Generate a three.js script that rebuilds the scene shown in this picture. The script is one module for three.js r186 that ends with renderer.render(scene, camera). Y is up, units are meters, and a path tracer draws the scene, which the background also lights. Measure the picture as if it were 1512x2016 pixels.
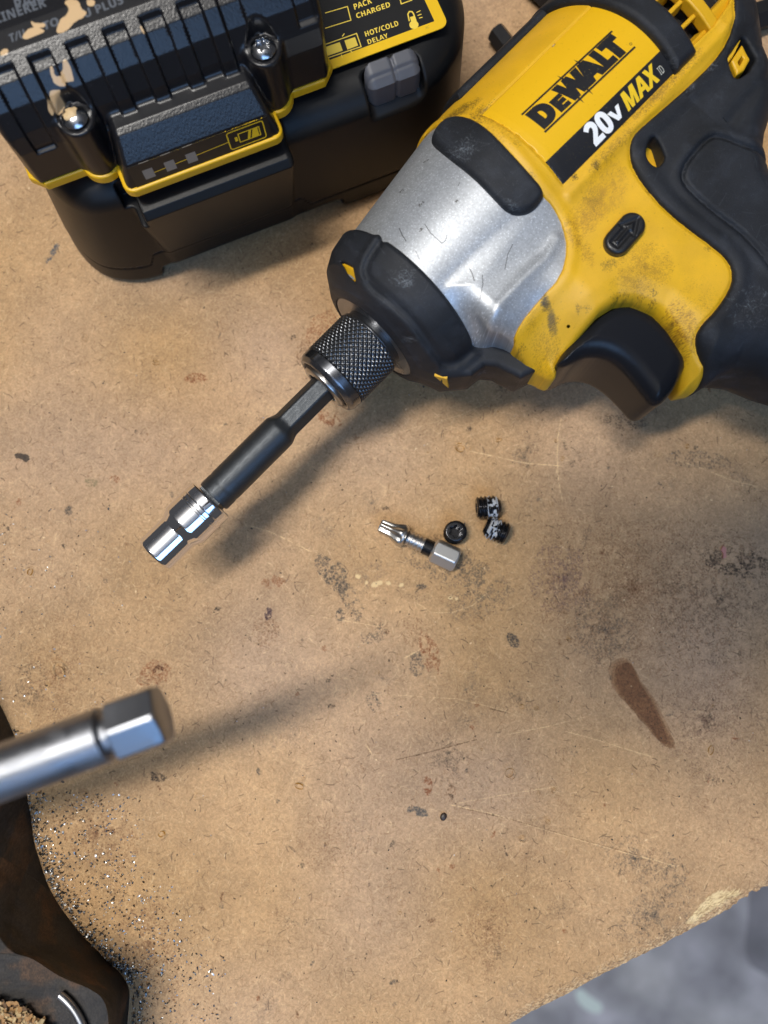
import * as THREE from 'three';
import { RectAreaLightUniformsLib } from 'three/addons/lights/RectAreaLightUniformsLib.js';
import { mergeGeometries } from 'three/addons/utils/BufferGeometryUtils.js';
import { FontLoader } from 'three/addons/loaders/FontLoader.js';
import { TextGeometry } from 'three/addons/geometries/TextGeometry.js';

// ------------------------------------------------------------------ camera, light, exposure
const scene = new THREE.Scene();
const TILT = 8 * Math.PI / 180, CAMH = 220, FPX = 1514;           // millimetres and photograph pixels
const camera = new THREE.PerspectiveCamera(2 * Math.atan(1008 / FPX) * 180 / Math.PI, 0.75, 0.01, 20);
camera.position.set(0, CAMH / 1000, 0);
camera.up.set(0, 0, -1);
camera.lookAt(0, CAMH / 1000 - Math.cos(TILT), -Math.sin(TILT));
camera.focus = 0.196;
camera.userData.fStop = camera.getFocalLength() / 2.7;            // a phone lens: an opening of 2.7 mm

const renderer = new THREE.WebGLRenderer({ antialias: true });
renderer.toneMapping = THREE.LinearToneMapping;
renderer.toneMappingExposure = 1.0;
renderer.shadowMap.enabled = true;
scene.background = new THREE.Color().setRGB(0.07, 0.07, 0.075);   // the unlit rest of the workshop
RectAreaLightUniformsLib.init();

const M = (color, roughness = 0.5, metalness = 0, extra = {}) => {
  const m = new THREE.MeshPhysicalMaterial({ roughness, metalness, ...extra });
  m.color.setRGB(...color);
  return m;
};
function add(parent, name, geometry, material) {
  const o = new THREE.Mesh(geometry, material);
  o.name = name; o.castShadow = o.receiveShadow = true;
  parent.add(o);
  return o;
}
const taken = {};
function thing(name, label, category, group) {
  const o = new THREE.Group(), n = taken[name] = (taken[name] ?? -1) + 1;
  o.name = n ? name + '_' + String(n).padStart(3, '0') : name;
  o.userData = { label, category };
  if (group) o.userData.group = group;
  scene.add(o);
  return o;
}
function rectLamp(name, label, category, w, h, at, towards, color, intensity, glow, spin = 0) {
  const g = thing(name, label, category);
  g.position.set(...at);
  if (Math.abs(at[0] - towards[0]) + Math.abs(at[2] - towards[2]) < 1e-6) g.rotation.set(Math.PI / 2, 0, -spin * Math.PI / 180); else g.lookAt(...towards);   // its front (+z) faces the bench
  const m = M([0.8, 0.8, 0.8], 0.6); m.emissive.setRGB(...color); m.emissiveIntensity = glow;
  add(g, 'diffuser', new THREE.BoxGeometry(w, h, 0.004), m);
  const f = add(g, 'frame', new THREE.BoxGeometry(w + 0.03, h + 0.03, 0.03), M([0.6, 0.6, 0.6], 0.5)); f.position.z = -0.02;
  const l = new THREE.RectAreaLight(new THREE.Color().setRGB(...color), intensity, w, h);
  l.position.z = 0.004; l.rotation.y = Math.PI;
  g.add(l);
  return g;
}
rectLamp('tube_lamp', 'long white tube lamp hanging above the workbench', 'lamp', 0.72, 0.085, [-0.40, 1.45, -0.04], [-0.40, 0, -0.04], [1, 0.96, 0.90], 105, 8, 27);
rectLamp('garage_window', 'wide bright window with daylight behind the bench user', 'window', 1.7, 1.0, [0.45, 1.55, 1.45], [0, 0.1, 0], [0.28, 0.54, 1], 0.7, 3.4);
{ // the bare tube also lights the white ceiling above it
  const up = new THREE.RectAreaLight(new THREE.Color().setRGB(1, 0.96, 0.90), 78, 0.72, 0.085);
  up.position.set(-0.40, 1.49, -0.04); up.rotation.set(Math.PI / 2, 0, -27 * Math.PI / 180, 'XYZ'); scene.add(up);
  const c = add(scene, 'ceiling', new THREE.BoxGeometry(4.4, 0.02, 4.4), M([0.8, 0.8, 0.79], 0.8)); c.position.set(0, 2.05, 0);
  c.userData = { label: 'white painted workshop ceiling above the tube lamp', category: 'ceiling', kind: 'structure' };
}
{ // the phone that took the picture, whose soft shade lies on the bench: its back faces the bench, the lens at one corner
  const p = thing('smartphone', 'dark smartphone held flat above the workbench', 'smartphone');
  p.position.copy(camera.position); p.quaternion.copy(camera.quaternion);
  const s = new THREE.Shape(), r = 0.011, x0 = -0.014, x1 = 0.132, y0 = -0.014, y1 = 0.058;
  s.moveTo(x0 + r, y0); s.lineTo(x1 - r, y0); s.quadraticCurveTo(x1, y0, x1, y0 + r); s.lineTo(x1, y1 - r); s.quadraticCurveTo(x1, y1, x1 - r, y1); s.lineTo(x0 + r, y1); s.quadraticCurveTo(x0, y1, x0, y1 - r); s.lineTo(x0, y0 + r); s.quadraticCurveTo(x0, y0, x0 + r, y0);
  const g = new THREE.ExtrudeGeometry(s, { depth: 0.006, bevelEnabled: true, bevelSize: 0.0008, bevelThickness: 0.0008, bevelSegments: 3, curveSegments: 8 }); g.translate(0, 0, 0.0035);
  add(p, 'body', g, M([0.02, 0.02, 0.025], 0.3));
  const l = new THREE.CylinderGeometry(0.0055, 0.006, 0.0015, 32); l.rotateX(Math.PI / 2); l.translate(0, 0, 0.0022); add(p, 'lens', l, M([0.01, 0.01, 0.012], 0.1));
}

// ------------------------------------------------------------------ numbers
let seed = 7;
const rnd = () => { seed = (seed * 1664525 + 1013904223) >>> 0; return seed / 4294967296; };
const R = (a, b) => a + (b - a) * rnd();
const clamp = (x, a = 0, b = 1) => Math.min(b, Math.max(a, x));
const sst = (a, b, x) => { const t = clamp((x - a) / (b - a)); return t * t * (3 - 2 * t); };
const mix = (a, b, t) => a + (b - a) * t;
const hash = (x, y) => { let h = Math.imul(x | 0, 374761393) + Math.imul(y | 0, 668265263); h = Math.imul(h ^ (h >>> 13), 1274126177); return ((h ^ (h >>> 16)) >>> 0) / 4294967296; };
function noise(x, y) {
  const i = Math.floor(x), j = Math.floor(y), a = x - i, b = y - j, u = a * a * (3 - 2 * a), v = b * b * (3 - 2 * b);
  return mix(mix(hash(i, j), hash(i + 1, j), u), mix(hash(i, j + 1), hash(i + 1, j + 1), u), v);
}
const fbm = (x, y, n = 4) => { let s = 0, a = 0.5; for (let k = 0; k < n; k++) { s += a * noise(x, y); x = x * 2.03 + 17.1; y = y * 2.03 + 5.7; a *= 0.5; } return s; };

// a pixel of the photograph gives a direction; the height of what it touches gives the place
const fwd = [0, -Math.cos(TILT), -Math.sin(TILT)], upv = [0, Math.sin(TILT), -Math.cos(TILT)];
const ray = (px, py) => { const a = (px - 756) / FPX, b = (1008 - py) / FPX; return [a, fwd[1] + b * upv[1], fwd[2] + b * upv[2]]; };
const at = (px, py, h = 0) => { const d = ray(px, py), t = (CAMH - h) / -d[1]; return [d[0] * t, h, d[2] * t]; };
class Frame {                                                      // a thing's own axes: x along it, y up, z across
  constructor(o, deg) { this.o = o; this.a = deg * Math.PI / 180; this.c = Math.cos(this.a); this.s = Math.sin(this.a); }
  dir(d) { return [d[0] * this.c - d[2] * this.s, d[1], d[0] * this.s + d[2] * this.c]; }
  loc(p) { return this.dir([p[0] - this.o[0], p[1] - this.o[1], p[2] - this.o[2]]); }
  plane(px, py, y) { const p = this.loc(at(px, py, y + this.o[1])); return [p[0], p[2]]; }
  hit(f, px, py) {                                                 // where the ray of a pixel meets a surface
    const o = this.loc([0, CAMH, 0]), r = ray(px, py), n = Math.hypot(...r), d = this.dir(r.map((v) => v / n));
    let t = 60, best = 1e9, tb = t;
    for (let k = 0; k < 160 && t < 420; k++) {
      const v = f(o[0] + d[0] * t, o[1] + d[1] * t, o[2] + d[2] * t);
      if (v < best) { best = v; tb = t; }
      if (v < 0.02) break;
      t += Math.max(v * 0.85, 0.05);
    }
    return [o[0] + d[0] * tb, o[1] + d[1] * tb, o[2] + d[2] * tb];
  }
  place(g) { g.position.set(this.o[0] / 1000, this.o[1] / 1000, this.o[2] / 1000); g.rotation.y = this.a; return g; }
}

// ------------------------------------------------------------------ solids from distance fields
function poly(pts) {
  const n = pts.length, X = Float64Array.from(pts, (p) => p[0]), Y = Float64Array.from(pts, (p) => p[1]);
  return (x, y) => {
    let d = 1e18, s = 1;
    for (let i = 0, j = n - 1; i < n; j = i++) {
      const ex = X[j] - X[i], ey = Y[j] - Y[i], wx = x - X[i], wy = y - Y[i];
      const t = clamp((wx * ex + wy * ey) / (ex * ex + ey * ey)), bx = wx - ex * t, by = wy - ey * t, q = bx * bx + by * by;
      if (q < d) d = q;
      const c1 = y >= Y[i], c2 = y < Y[j], c3 = ex * wy > ey * wx;
      if ((c1 && c2 && c3) || (!c1 && !c2 && !c3)) s = -s;
    }
    return s * Math.sqrt(d);
  };
}
function gridded(f, x0, y0, x1, y1, s = 0.3) {                       // a flat distance field sampled once, read bilinearly
  const nx = Math.ceil((x1 - x0) / s) + 2, ny = Math.ceil((y1 - y0) / s) + 2, G = new Float32Array(nx * ny);
  for (let j = 0; j < ny; j++) for (let i = 0; i < nx; i++) G[j * nx + i] = f(x0 + i * s, y0 + j * s);
  return (x, y) => {
    const a = (x - x0) / s, b = (y - y0) / s;
    if (!(a >= 0 && b >= 0 && a < nx - 1 && b < ny - 1)) return f(x, y);
    const i = a | 0, j = b | 0, u = a - i, v = b - j, k = j * nx + i;
    return (G[k] * (1 - u) + G[k + 1] * u) * (1 - v) + (G[k + nx] * (1 - u) + G[k + nx + 1] * u) * v;
  };
}
const smoothPts = (pts, k = 2) => { for (; k > 0; k--) { const o = []; pts.forEach((p, i) => { const q = pts[(i + 1) % pts.length]; o.push([0.75 * p[0] + 0.25 * q[0], 0.75 * p[1] + 0.25 * q[1]], [0.25 * p[0] + 0.75 * q[0], 0.25 * p[1] + 0.75 * q[1]]); }); pts = o; } return pts; };
function line(pts) { return (x, y) => { let d = 1e9; for (let i = 1; i < pts.length; i++) { const [ax, ay] = pts[i - 1], ex = pts[i][0] - ax, ey = pts[i][1] - ay, t = clamp(((x - ax) * ex + (y - ay) * ey) / (ex * ex + ey * ey)); d = Math.min(d, Math.hypot(x - ax - ex * t, y - ay - ey * t)); } return d; }; }
const both = (a, b, r) => { const x = Math.max(r + a, 0), y = Math.max(r + b, 0); return Math.min(-r, Math.max(a, b)) + Math.hypot(x, y); };     // rounded intersection
const join = (a, b, r) => { const x = Math.max(r - a, 0), y = Math.max(r - b, 0); return Math.max(r, Math.min(a, b)) - Math.hypot(x, y); };     // filleted union
const box = (x, y, z, hx, hy, hz, r = 0) => { const a = Math.abs(x) - hx + r, b = Math.abs(y) - hy + r, c = Math.abs(z) - hz + r; return Math.hypot(Math.max(a, 0), Math.max(b, 0), Math.max(c, 0)) + Math.min(Math.max(a, b, c), 0) - r; };
const bump = (d, w) => Math.exp(-(d / w) * (d / w));
const SKEW = (x, y, z) => [(x + 0.55 * y) / 100, (z - 0.8 * y) / 100];
const TOP = (x, y, z) => [x / 100, z / 100];
function solid(f, lo, hi, c, uvf = SKEW) {
  const nx = Math.ceil((hi[0] - lo[0]) / c) + 1, ny = Math.ceil((hi[1] - lo[1]) / c) + 1, nz = Math.ceil((hi[2] - lo[2]) / c) + 1, B = 6;
  const F = new Float32Array(nx * ny * nz).fill(NaN), I = new Int32Array(nx * ny * nz).fill(-1), id = (i, j, k) => (k * ny + j) * nx + i, blocks = [];
  const lim = Math.hypot(B, B, B) * c * 0.5 * 1.3;
  for (let k = 0; k < nz - 1; k += B) for (let j = 0; j < ny - 1; j += B) for (let i = 0; i < nx - 1; i += B) {
    if (Math.abs(f(lo[0] + (i + B / 2) * c, lo[1] + (j + B / 2) * c, lo[2] + (k + B / 2) * c)) > lim) continue;
    const i1 = Math.min(i + B, nx - 1), j1 = Math.min(j + B, ny - 1), k1 = Math.min(k + B, nz - 1);
    blocks.push([i, j, k, i1, j1, k1]);
    for (let w = k; w <= k1; w++) for (let v = j; v <= j1; v++) for (let u = i; u <= i1; u++) { const n = id(u, v, w); if (F[n] !== F[n]) F[n] = f(lo[0] + u * c, lo[1] + v * c, lo[2] + w * c); }
  }
  const P = [], N = [], U = [], T = [], e = Math.min(0.12, c * 0.3);
  const co = [[0, 0, 0], [1, 0, 0], [0, 1, 0], [1, 1, 0], [0, 0, 1], [1, 0, 1], [0, 1, 1], [1, 1, 1]], ed = [[0, 1], [2, 3], [4, 5], [6, 7], [0, 2], [1, 3], [4, 6], [5, 7], [0, 4], [1, 5], [2, 6], [3, 7]];
  const val = new Float64Array(8);
  for (const [i0, j0, k0, i1, j1, k1] of blocks) for (let k = k0; k < k1; k++) for (let j = j0; j < j1; j++) for (let i = i0; i < i1; i++) {
    let m = 0;
    for (let q = 0; q < 8; q++) { val[q] = F[id(i + co[q][0], j + co[q][1], k + co[q][2])]; if (val[q] < 0) m |= 1 << q; }
    if (m === 0 || m === 255) continue;
    let x = 0, y = 0, z = 0, n = 0;
    for (const [a, b] of ed) if ((val[a] < 0) !== (val[b] < 0)) { const t = val[a] / (val[a] - val[b]); x += mix(co[a][0], co[b][0], t); y += mix(co[a][1], co[b][1], t); z += mix(co[a][2], co[b][2], t); n++; }
    x = lo[0] + (i + x / n) * c; y = lo[1] + (j + y / n) * c; z = lo[2] + (k + z / n) * c;
    let gx = 0, gy = 1, gz = 0;
    for (let s = 0; s < 2; s++) {
      gx = f(x + e, y, z) - f(x - e, y, z); gy = f(x, y + e, z) - f(x, y - e, z); gz = f(x, y, z + e) - f(x, y, z - e);
      const l = Math.hypot(gx, gy, gz) || 1; gx /= l; gy /= l; gz /= l;
      if (s) break;
      const d = clamp(f(x, y, z) / Math.max(l / (2 * e), 0.5), -0.7 * c, 0.7 * c); x -= gx * d; y -= gy * d; z -= gz * d;
    }
    I[id(i, j, k)] = P.length / 3;
    P.push(x / 1000, y / 1000, z / 1000); N.push(gx, gy, gz); U.push(...uvf(x, y, z));
  }
  const quad = (a, b, c4, d, flip) => { if (a < 0 || b < 0 || c4 < 0 || d < 0) return; if (flip) T.push(a, c4, b, a, d, c4); else T.push(a, b, c4, a, c4, d); };
  for (const [i0, j0, k0, i1, j1, k1] of blocks) for (let k = k0; k < k1; k++) for (let j = j0; j < j1; j++) for (let i = i0; i < i1; i++) {
    if (I[id(i, j, k)] < 0) continue;
    const s = F[id(i, j, k)] < 0;
    if (j && k && s !== F[id(i + 1, j, k)] < 0) quad(I[id(i, j - 1, k - 1)], I[id(i, j, k - 1)], I[id(i, j, k)], I[id(i, j - 1, k)], !s);
    if (i && k && s !== F[id(i, j + 1, k)] < 0) quad(I[id(i - 1, j, k - 1)], I[id(i, j, k - 1)], I[id(i, j, k)], I[id(i - 1, j, k)], s);
    if (i && j && s !== F[id(i, j, k + 1)] < 0) quad(I[id(i - 1, j - 1, k)], I[id(i, j - 1, k)], I[id(i, j, k)], I[id(i - 1, j, k)], !s);
  }
  const g = new THREE.BufferGeometry();
  g.setAttribute('position', new THREE.Float32BufferAttribute(P, 3)); g.setAttribute('normal', new THREE.Float32BufferAttribute(N, 3)); g.setAttribute('uv', new THREE.Float32BufferAttribute(U, 2));
  g.setIndex(T);
  return g;
}
// a surface swept round an axis along x, its radius free to vary along and round it: rad(x, angle) in mm
function turned(xs, rad, seg, uvScale = 0.1) {
  const P = [], U = [], T = [], n = xs.length;
  for (let i = 0; i < n; i++) for (let j = 0; j <= seg; j++) {
    const a = j / seg * Math.PI * 2, x = Array.isArray(xs[i]) ? xs[i][0] : xs[i], r = Array.isArray(xs[i]) ? xs[i][1] : rad(x, a);
    P.push(x / 1000, r * Math.cos(a) / 1000, r * Math.sin(a) / 1000); U.push(x * uvScale, j / seg * 2 * Math.PI * 5 * uvScale);
  }
  for (let i = 0; i < n - 1; i++) for (let j = 0; j < seg; j++) { const a = i * (seg + 1) + j, b = a + seg + 1; T.push(a, a + 1, b, b, a + 1, b + 1); }
  const g = new THREE.BufferGeometry();
  g.setAttribute('position', new THREE.Float32BufferAttribute(P, 3)); g.setAttribute('uv', new THREE.Float32BufferAttribute(U, 2)); g.setIndex(T);
  g.computeVertexNormals();
  const N = g.attributes.normal;                                   // close the seam's shading
  for (let i = 0; i < n; i++) { const a = i * (seg + 1), b = a + seg; const v = [0, 1, 2].map((k) => N.array[a * 3 + k] + N.array[b * 3 + k]), l = Math.hypot(...v) || 1; for (const q of [a, b]) N.setXYZ(q, v[0] / l, v[1] / l, v[2] / l); }
  return g;
}
const lathe = (pts, seg = 64) => {                                 // profile [x, r] in mm with crisp corners
  const parts = [];
  for (let i = 0; i < pts.length - 1; i++) if (pts[i] && pts[i + 1]) parts.push(turned([pts[i], pts[i + 1]], null, seg));
  return mergeGeometries(parts);
};
const soft = (pts, r = 0.4) => {                                   // chamfers the corners of a lathe profile with short arcs
  const o = [pts[0]];
  for (let i = 1; i < pts.length - 1; i++) {
    const [a, b, c] = [pts[i - 1], pts[i], pts[i + 1]], la = Math.hypot(a[0] - b[0], a[1] - b[1]), lc = Math.hypot(c[0] - b[0], c[1] - b[1]), k = Math.min(r, la / 2.2, lc / 2.2);
    const p = [b[0] + (a[0] - b[0]) / la * k, b[1] + (a[1] - b[1]) / la * k], q = [b[0] + (c[0] - b[0]) / lc * k, b[1] + (c[1] - b[1]) / lc * k];
    for (let t = 0; t <= 4; t++) { const s = t / 4; o.push([0, 1].map((n) => (1 - s) * (1 - s) * p[n] + 2 * s * (1 - s) * b[n] + s * s * q[n])); }
  }
  o.push(pts[pts.length - 1]);
  return turned(o, null, 72);
};

// ------------------------------------------------------------------ textures
function canvas(w, h) { const c = document.createElement('canvas'); c.width = w; c.height = h; return c; }
function mapOf(c, srgb = true) { const t = new THREE.CanvasTexture(c); if (srgb) t.colorSpace = THREE.SRGBColorSpace; t.wrapS = t.wrapT = THREE.RepeatWrapping; t.magFilter = THREE.LinearFilter; return t; }
function grey(n, fn) {                                             // a tiling grey texture, fn(x, y) in 0..1
  const d = new Uint8Array(n * n * 4);
  for (let y = 0; y < n; y++) for (let x = 0; x < n; x++) { const v = clamp(fn(x, y)) * 255, k = (y * n + x) * 4; d[k] = d[k + 1] = d[k + 2] = v; d[k + 3] = 255; }
  const t = new THREE.DataTexture(d, n, n); t.wrapS = t.wrapT = THREE.RepeatWrapping; t.magFilter = THREE.LinearFilter; t.needsUpdate = true;
  return t;
}
const rep = (t, r) => { const c = t.clone(); c.repeat.set(r, r); c.needsUpdate = true; return c; };
const tNoise = (x, y, p, n) => noise(((x % n) / n) * p, ((y % n) / n) * p);
const grainTex = grey(512, (x, y) => 0.55 * noise(x / 3.1, y / 3.1) + 0.45 * hash(x, y));
const pebbleTex = grey(512, (x, y) => { const a = noise(x / 7, y / 7), b = noise(x / 4 + 40, y / 4); return clamp(0.1 + 1.1 * Math.abs(a - 0.5) * 2 * 0.6 + 0.5 * b); });
const wearTex = grey(512, (x, y) => clamp(0.38 + 0.5 * fbm(x / 90, y / 90, 5) + 0.08 * hash(x, y)));
const flakeTex = grey(512, (x, y) => hash(x >> 1, y >> 1));

// ------------------------------------------------------------------ the setting: hardboard bench top and concrete floor
const TS = 6.4, TX = 128, TZ = 205;                                // canvas pixels per mm, and where the sheet's print begins
const tableCanvas = canvas(1640, 2048), tc = tableCanvas.getContext('2d');
const onTable = (px, py) => { const p = at(px, py); return [(p[0] + TX) * TS, (p[2] + TZ) * TS]; };
{
  const W = 1640, H = 2048, im = tc.createImageData(W, H), d = im.data;
  for (let y = 0; y < H; y++) for (let x = 0; x < W; x++) {
    const big = noise(x / 310 + 3, y / 310) * 0.6 + noise(x / 120, y / 120 + 9) * 0.4, mid = fbm(x / 34, y / 34, 3), fine = noise(x / 2.6, y / 2.6), h = hash(x, y);
    let l = 1 + (big - 0.5) * 0.20 + (mid - 0.44) * 0.15 + (fine - 0.5) * 0.15 + (h - 0.5) * 0.12;
    const warm = noise(x / 200 + 50, y / 200 + 20) - 0.5, k = (y * W + x) * 4;
    d[k] = 174 * l; d[k + 1] = 141 * l * (1 - warm * 0.05); d[k + 2] = 105 * l * (1 - warm * 0.22); d[k + 3] = 255;
  }
  tc.putImageData(im, 0, 0);
  tc.lineCap = 'round';
  for (let k = 0; k < 90000; k++) {                                // wood fibres
    const x = R(0, W), y = R(0, H), a = R(0, 6.283), l = R(3, 15), b = R(-0.6, 0.6), t = rnd();
    tc.strokeStyle = t < 0.42 ? `rgba(238,206,158,${R(0.10, 0.32)})` : t < 0.965 ? `rgba(98,66,38,${R(0.08, 0.26)})` : `rgba(48,34,24,${R(0.3, 0.6)})`;
    tc.lineWidth = R(0.6, 1.5);
    tc.beginPath(); tc.moveTo(x, y); tc.quadraticCurveTo(x + Math.cos(a) * l * 0.5 - Math.sin(a) * l * b * 0.5, y + Math.sin(a) * l * 0.5 + Math.cos(a) * l * b * 0.5, x + Math.cos(a) * l, y + Math.sin(a) * l); tc.stroke();
  }
}
function stainAndShade(px, py, rx, ry, rot, rgb, alpha, dens = 1, sharp = 0.5) {   // dirt, and some painted shade, as grains: many small specks over an uneven patch
  const [cx, cy] = onTable(px, py), k = TS / 7, ca = Math.cos(rot), sa = Math.sin(rot), n = rx * ry * 0.55 * dens;
  for (let i = 0; i < n; i++) {
    const a = R(0, 6.283), r = Math.pow(rnd(), sharp) * (0.75 + 0.5 * noise(Math.cos(a) * 1.6 + px, Math.sin(a) * 1.6 + py)), x = Math.cos(a) * r * rx * k, y = Math.sin(a) * r * ry * k;
    const X = cx + x * ca - y * sa, Y = cy + x * sa + y * ca;
    if (noise(X / 9, Y / 9) < 0.34) continue;
    tc.fillStyle = `rgba(${rgb},${alpha * R(0.4, 1)})`;
    tc.beginPath(); tc.ellipse(X, Y, R(0.7, 2.3), R(0.5, 1.3), R(0, 3.1), 0, 6.283); tc.fill();
  }
}
function blot(pts, rgb, alpha, grain = 900) {                      // a soaked-in spot with an outline
  const p = smoothPts(pts, 2).map(([x, y]) => onTable(x, y));
  tc.save(); tc.beginPath(); p.forEach(([x, y], i) => (i ? tc.lineTo(x + R(-1.5, 1.5), y + R(-1.5, 1.5)) : tc.moveTo(x, y))); tc.closePath();
  tc.fillStyle = `rgba(${rgb},${alpha})`; tc.globalCompositeOperation = 'multiply'; tc.fill(); tc.globalCompositeOperation = 'source-over'; tc.clip();
  const xs = p.map((q) => q[0]), ys = p.map((q) => q[1]), x0 = Math.min(...xs), x1 = Math.max(...xs), y0 = Math.min(...ys), y1 = Math.max(...ys);
  for (let i = 0; i < grain; i++) { const x = R(x0, x1), y = R(y0, y1), a = R(0, 6.28); tc.strokeStyle = rnd() < 0.5 ? 'rgba(66,44,28,0.28)' : 'rgba(150,114,80,0.20)'; tc.lineWidth = 1; tc.beginPath(); tc.moveTo(x, y); tc.lineTo(x + 5 * Math.cos(a), y + 5 * Math.sin(a)); tc.stroke(); }
  tc.restore();
}
function scratch(pts, light, w = 1.3, alpha = 0.7) {
  const p = pts.map(([x, y]) => onTable(x, y));
  for (let i = 1; i < p.length; i++) {
    const l = Math.hypot(p[i][0] - p[i - 1][0], p[i][1] - p[i - 1][1]), n = Math.ceil(l / 5);
    for (let k = 0; k < n; k++) {
      if (rnd() < 0.13) continue;
      const a = k / n, b = (k + 1.1) / n, q = (t, j) => mix(p[i - 1][j], p[i][j], t) + R(-0.5, 0.5);
      tc.strokeStyle = light ? `rgba(238,205,152,${alpha * R(0.4, 1)})` : `rgba(70,46,28,${alpha * R(0.4, 1)})`; tc.lineWidth = w * R(0.6, 1.3);
      tc.beginPath(); tc.moveTo(q(a, 0), q(a, 1)); tc.lineTo(q(b, 0), q(b, 1)); tc.stroke();
    }
  }
}
// worn and dirty places, some with shade painted in, where the photograph shows them
const GREY = '62,56,50', BROWN = '92,58,34', DARK = '44,34,26', RUST = '112,58,30';
stainAndShade(1250, 1160, 210, 150, 0.1, BROWN, 0.30, 0.55, 0.75); stainAndShade(1420, 1180, 130, 120, 0, DARK, 0.26, 0.5, 0.7); stainAndShade(1110, 1140, 60, 70, 0, '82,60,62', 0.34, 0.8, 0.7);  // broad right-hand patches: grime with the phone's soft shade painted in
stainAndShade(1460, 1110, 90, 28, 0.1, DARK, 0.5, 0.9, 0.7); stainAndShade(1190, 1240, 70, 60, 0.3, GREY, 0.30, 0.7, 0.7); stainAndShade(1390, 1420, 120, 110, 0, '90,66,50', 0.3, 0.5, 0.8);
stainAndShade(900, 1120, 90, 34, 0.2, GREY, 0.42, 0.9, 0.7); stainAndShade(950, 1175, 70, 40, -0.3, GREY, 0.30, 0.8, 0.7); stainAndShade(880, 1090, 60, 34, 0.4, DARK, 0.3, 0.7, 0.8);
 
stainAndShade(655, 1130, 24, 44, -0.55, GREY, 0.5, 1.6); stainAndShade(692, 1185, 16, 40, -0.5, GREY, 0.45, 1.3); stainAndShade(670, 1210, 9, 12, 0, GREY, 0.5, 2); stainAndShade(735, 1250, 26, 18, -0.4, GREY, 0.38, 1);
stainAndShade(528, 1208, 7, 12, 0.2, '66,48,50', 0.7, 3); stainAndShade(540, 1146, 24, 14, 0, RUST, 0.36, 1.2); stainAndShade(520, 1245, 26, 30, 0.3, BROWN, 0.34, 0.8);
stainAndShade(845, 1285, 17, 40, -0.35, RUST, 0.42, 1.6); stainAndShade(820, 1305, 15, 24, 0, GREY, 0.42, 1.4); stainAndShade(818, 1240, 26, 30, 0, BROWN, 0.3, 0.8);
stainAndShade(843, 1548, 8, 18, 0, RUST, 0.5, 2.2); stainAndShade(888, 1562, 9, 14, 0, BROWN, 0.35, 1.4); stainAndShade(822, 1598, 20, 9, 0.1, '70,68,66', 0.6, 2.4);
stainAndShade(740, 1380, 16, 20, 0, GREY, 0.36, 1.2); stainAndShade(305, 1325, 34, 26, -0.4, RUST, 0.4, 1.1); stainAndShade(312, 1318, 10, 8, 0, '70,36,18', 0.6, 2); stainAndShade(308, 1530, 18, 8, 0.1, DARK, 0.5, 2);
stainAndShade(385, 745, 26, 10, 0, RUST, 0.42, 1.6); stainAndShade(648, 826, 30, 13, 0.35, RUST, 0.42, 1.8); stainAndShade(635, 650, 30, 40, 0.4, RUST, 0.34, 1.1); stainAndShade(600, 690, 18, 26, 0, BROWN, 0.34, 1);
stainAndShade(225, 943, 10, 7, 0, RUST, 0.5, 2); stainAndShade(180, 950, 14, 8, 0, '96,90,60', 0.4, 1.6); stainAndShade(135, 1005, 8, 9, 0, GREY, 0.5, 2); stainAndShade(105, 495, 6, 30, 0.5, '70,72,78', 0.6, 2.2);
stainAndShade(520, 850, 40, 34, 0, BROWN, 0.22, 0.6, 0.8); stainAndShade(1010, 745, 26, 12, 0, DARK, 0.5, 1.6); stainAndShade(1230, 830, 50, 16, 0.1, DARK, 0.36, 1); stainAndShade(1380, 905, 70, 20, 0.1, GREY, 0.3, 0.9);
stainAndShade(640, 1660, 60, 60, 0, BROWN, 0.2, 0.5, 0.9); stainAndShade(1250, 1690, 70, 40, 0.3, GREY, 0.3, 0.7, 0.8); stainAndShade(960, 1830, 50, 70, 0.2, BROWN, 0.26, 0.6, 0.8); stainAndShade(1290, 1800, 90, 50, -0.4, GREY, 0.26, 0.7, 0.8);
stainAndShade(1010, 1260, 10, 16, -0.5, GREY, 0.6, 2.2); stainAndShade(830, 1155, 10, 6, 0, GREY, 0.5, 2); stainAndShade(1475, 1800, 30, 14, -0.4, '70,74,80', 0.5, 1.2); stainAndShade(1330, 1720, 22, 30, 0, GREY, 0.3, 1);
stainAndShade(110, 1330, 60, 120, 0.1, BROWN, 0.26, 0.6, 0.8); stainAndShade(190, 1640, 90, 60, 0.8, BROWN, 0.32, 0.7, 0.8); stainAndShade(290, 1850, 60, 120, -0.5, BROWN, 0.3, 0.7, 0.8); stainAndShade(60, 1350, 30, 40, 0, DARK, 0.3, 0.8);
for (let k = 0; k < 120; k++) stainAndShade(R(0, 1512), R(560, 2016), R(2, 9), R(1.5, 5), R(0, 3), [GREY, BROWN, DARK, RUST][k & 3], R(0.2, 0.5), 2);
for (let k = 0; k < 60; k++) stainAndShade(R(500, 1512), R(760, 2000), R(14, 55), R(8, 30), R(0, 3), [GREY, BROWN, DARK][k % 3], R(0.1, 0.24), 0.6, 0.8);
for (const e of [0.86, 0.95, 1.02, 1.1]) blot([[1204, 1312], [1222, 1300], [1243, 1301], [1258, 1338], [1283, 1372], [1304, 1415], [1322, 1452], [1326, 1470], [1306, 1466], [1272, 1428], [1236, 1385], [1208, 1352]].map(([x, y]) => [1264 + (x - 1264) * e + R(-3, 3), 1384 + (y - 1384) * (0.5 + 0.5 * e) + R(-3, 3)]), '231,219,209', 0.9, 600);
blot([[28, 893], [44, 891], [60, 901], [56, 911], [40, 905], [30, 901]], '110,112,118', 1, 20);
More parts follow.
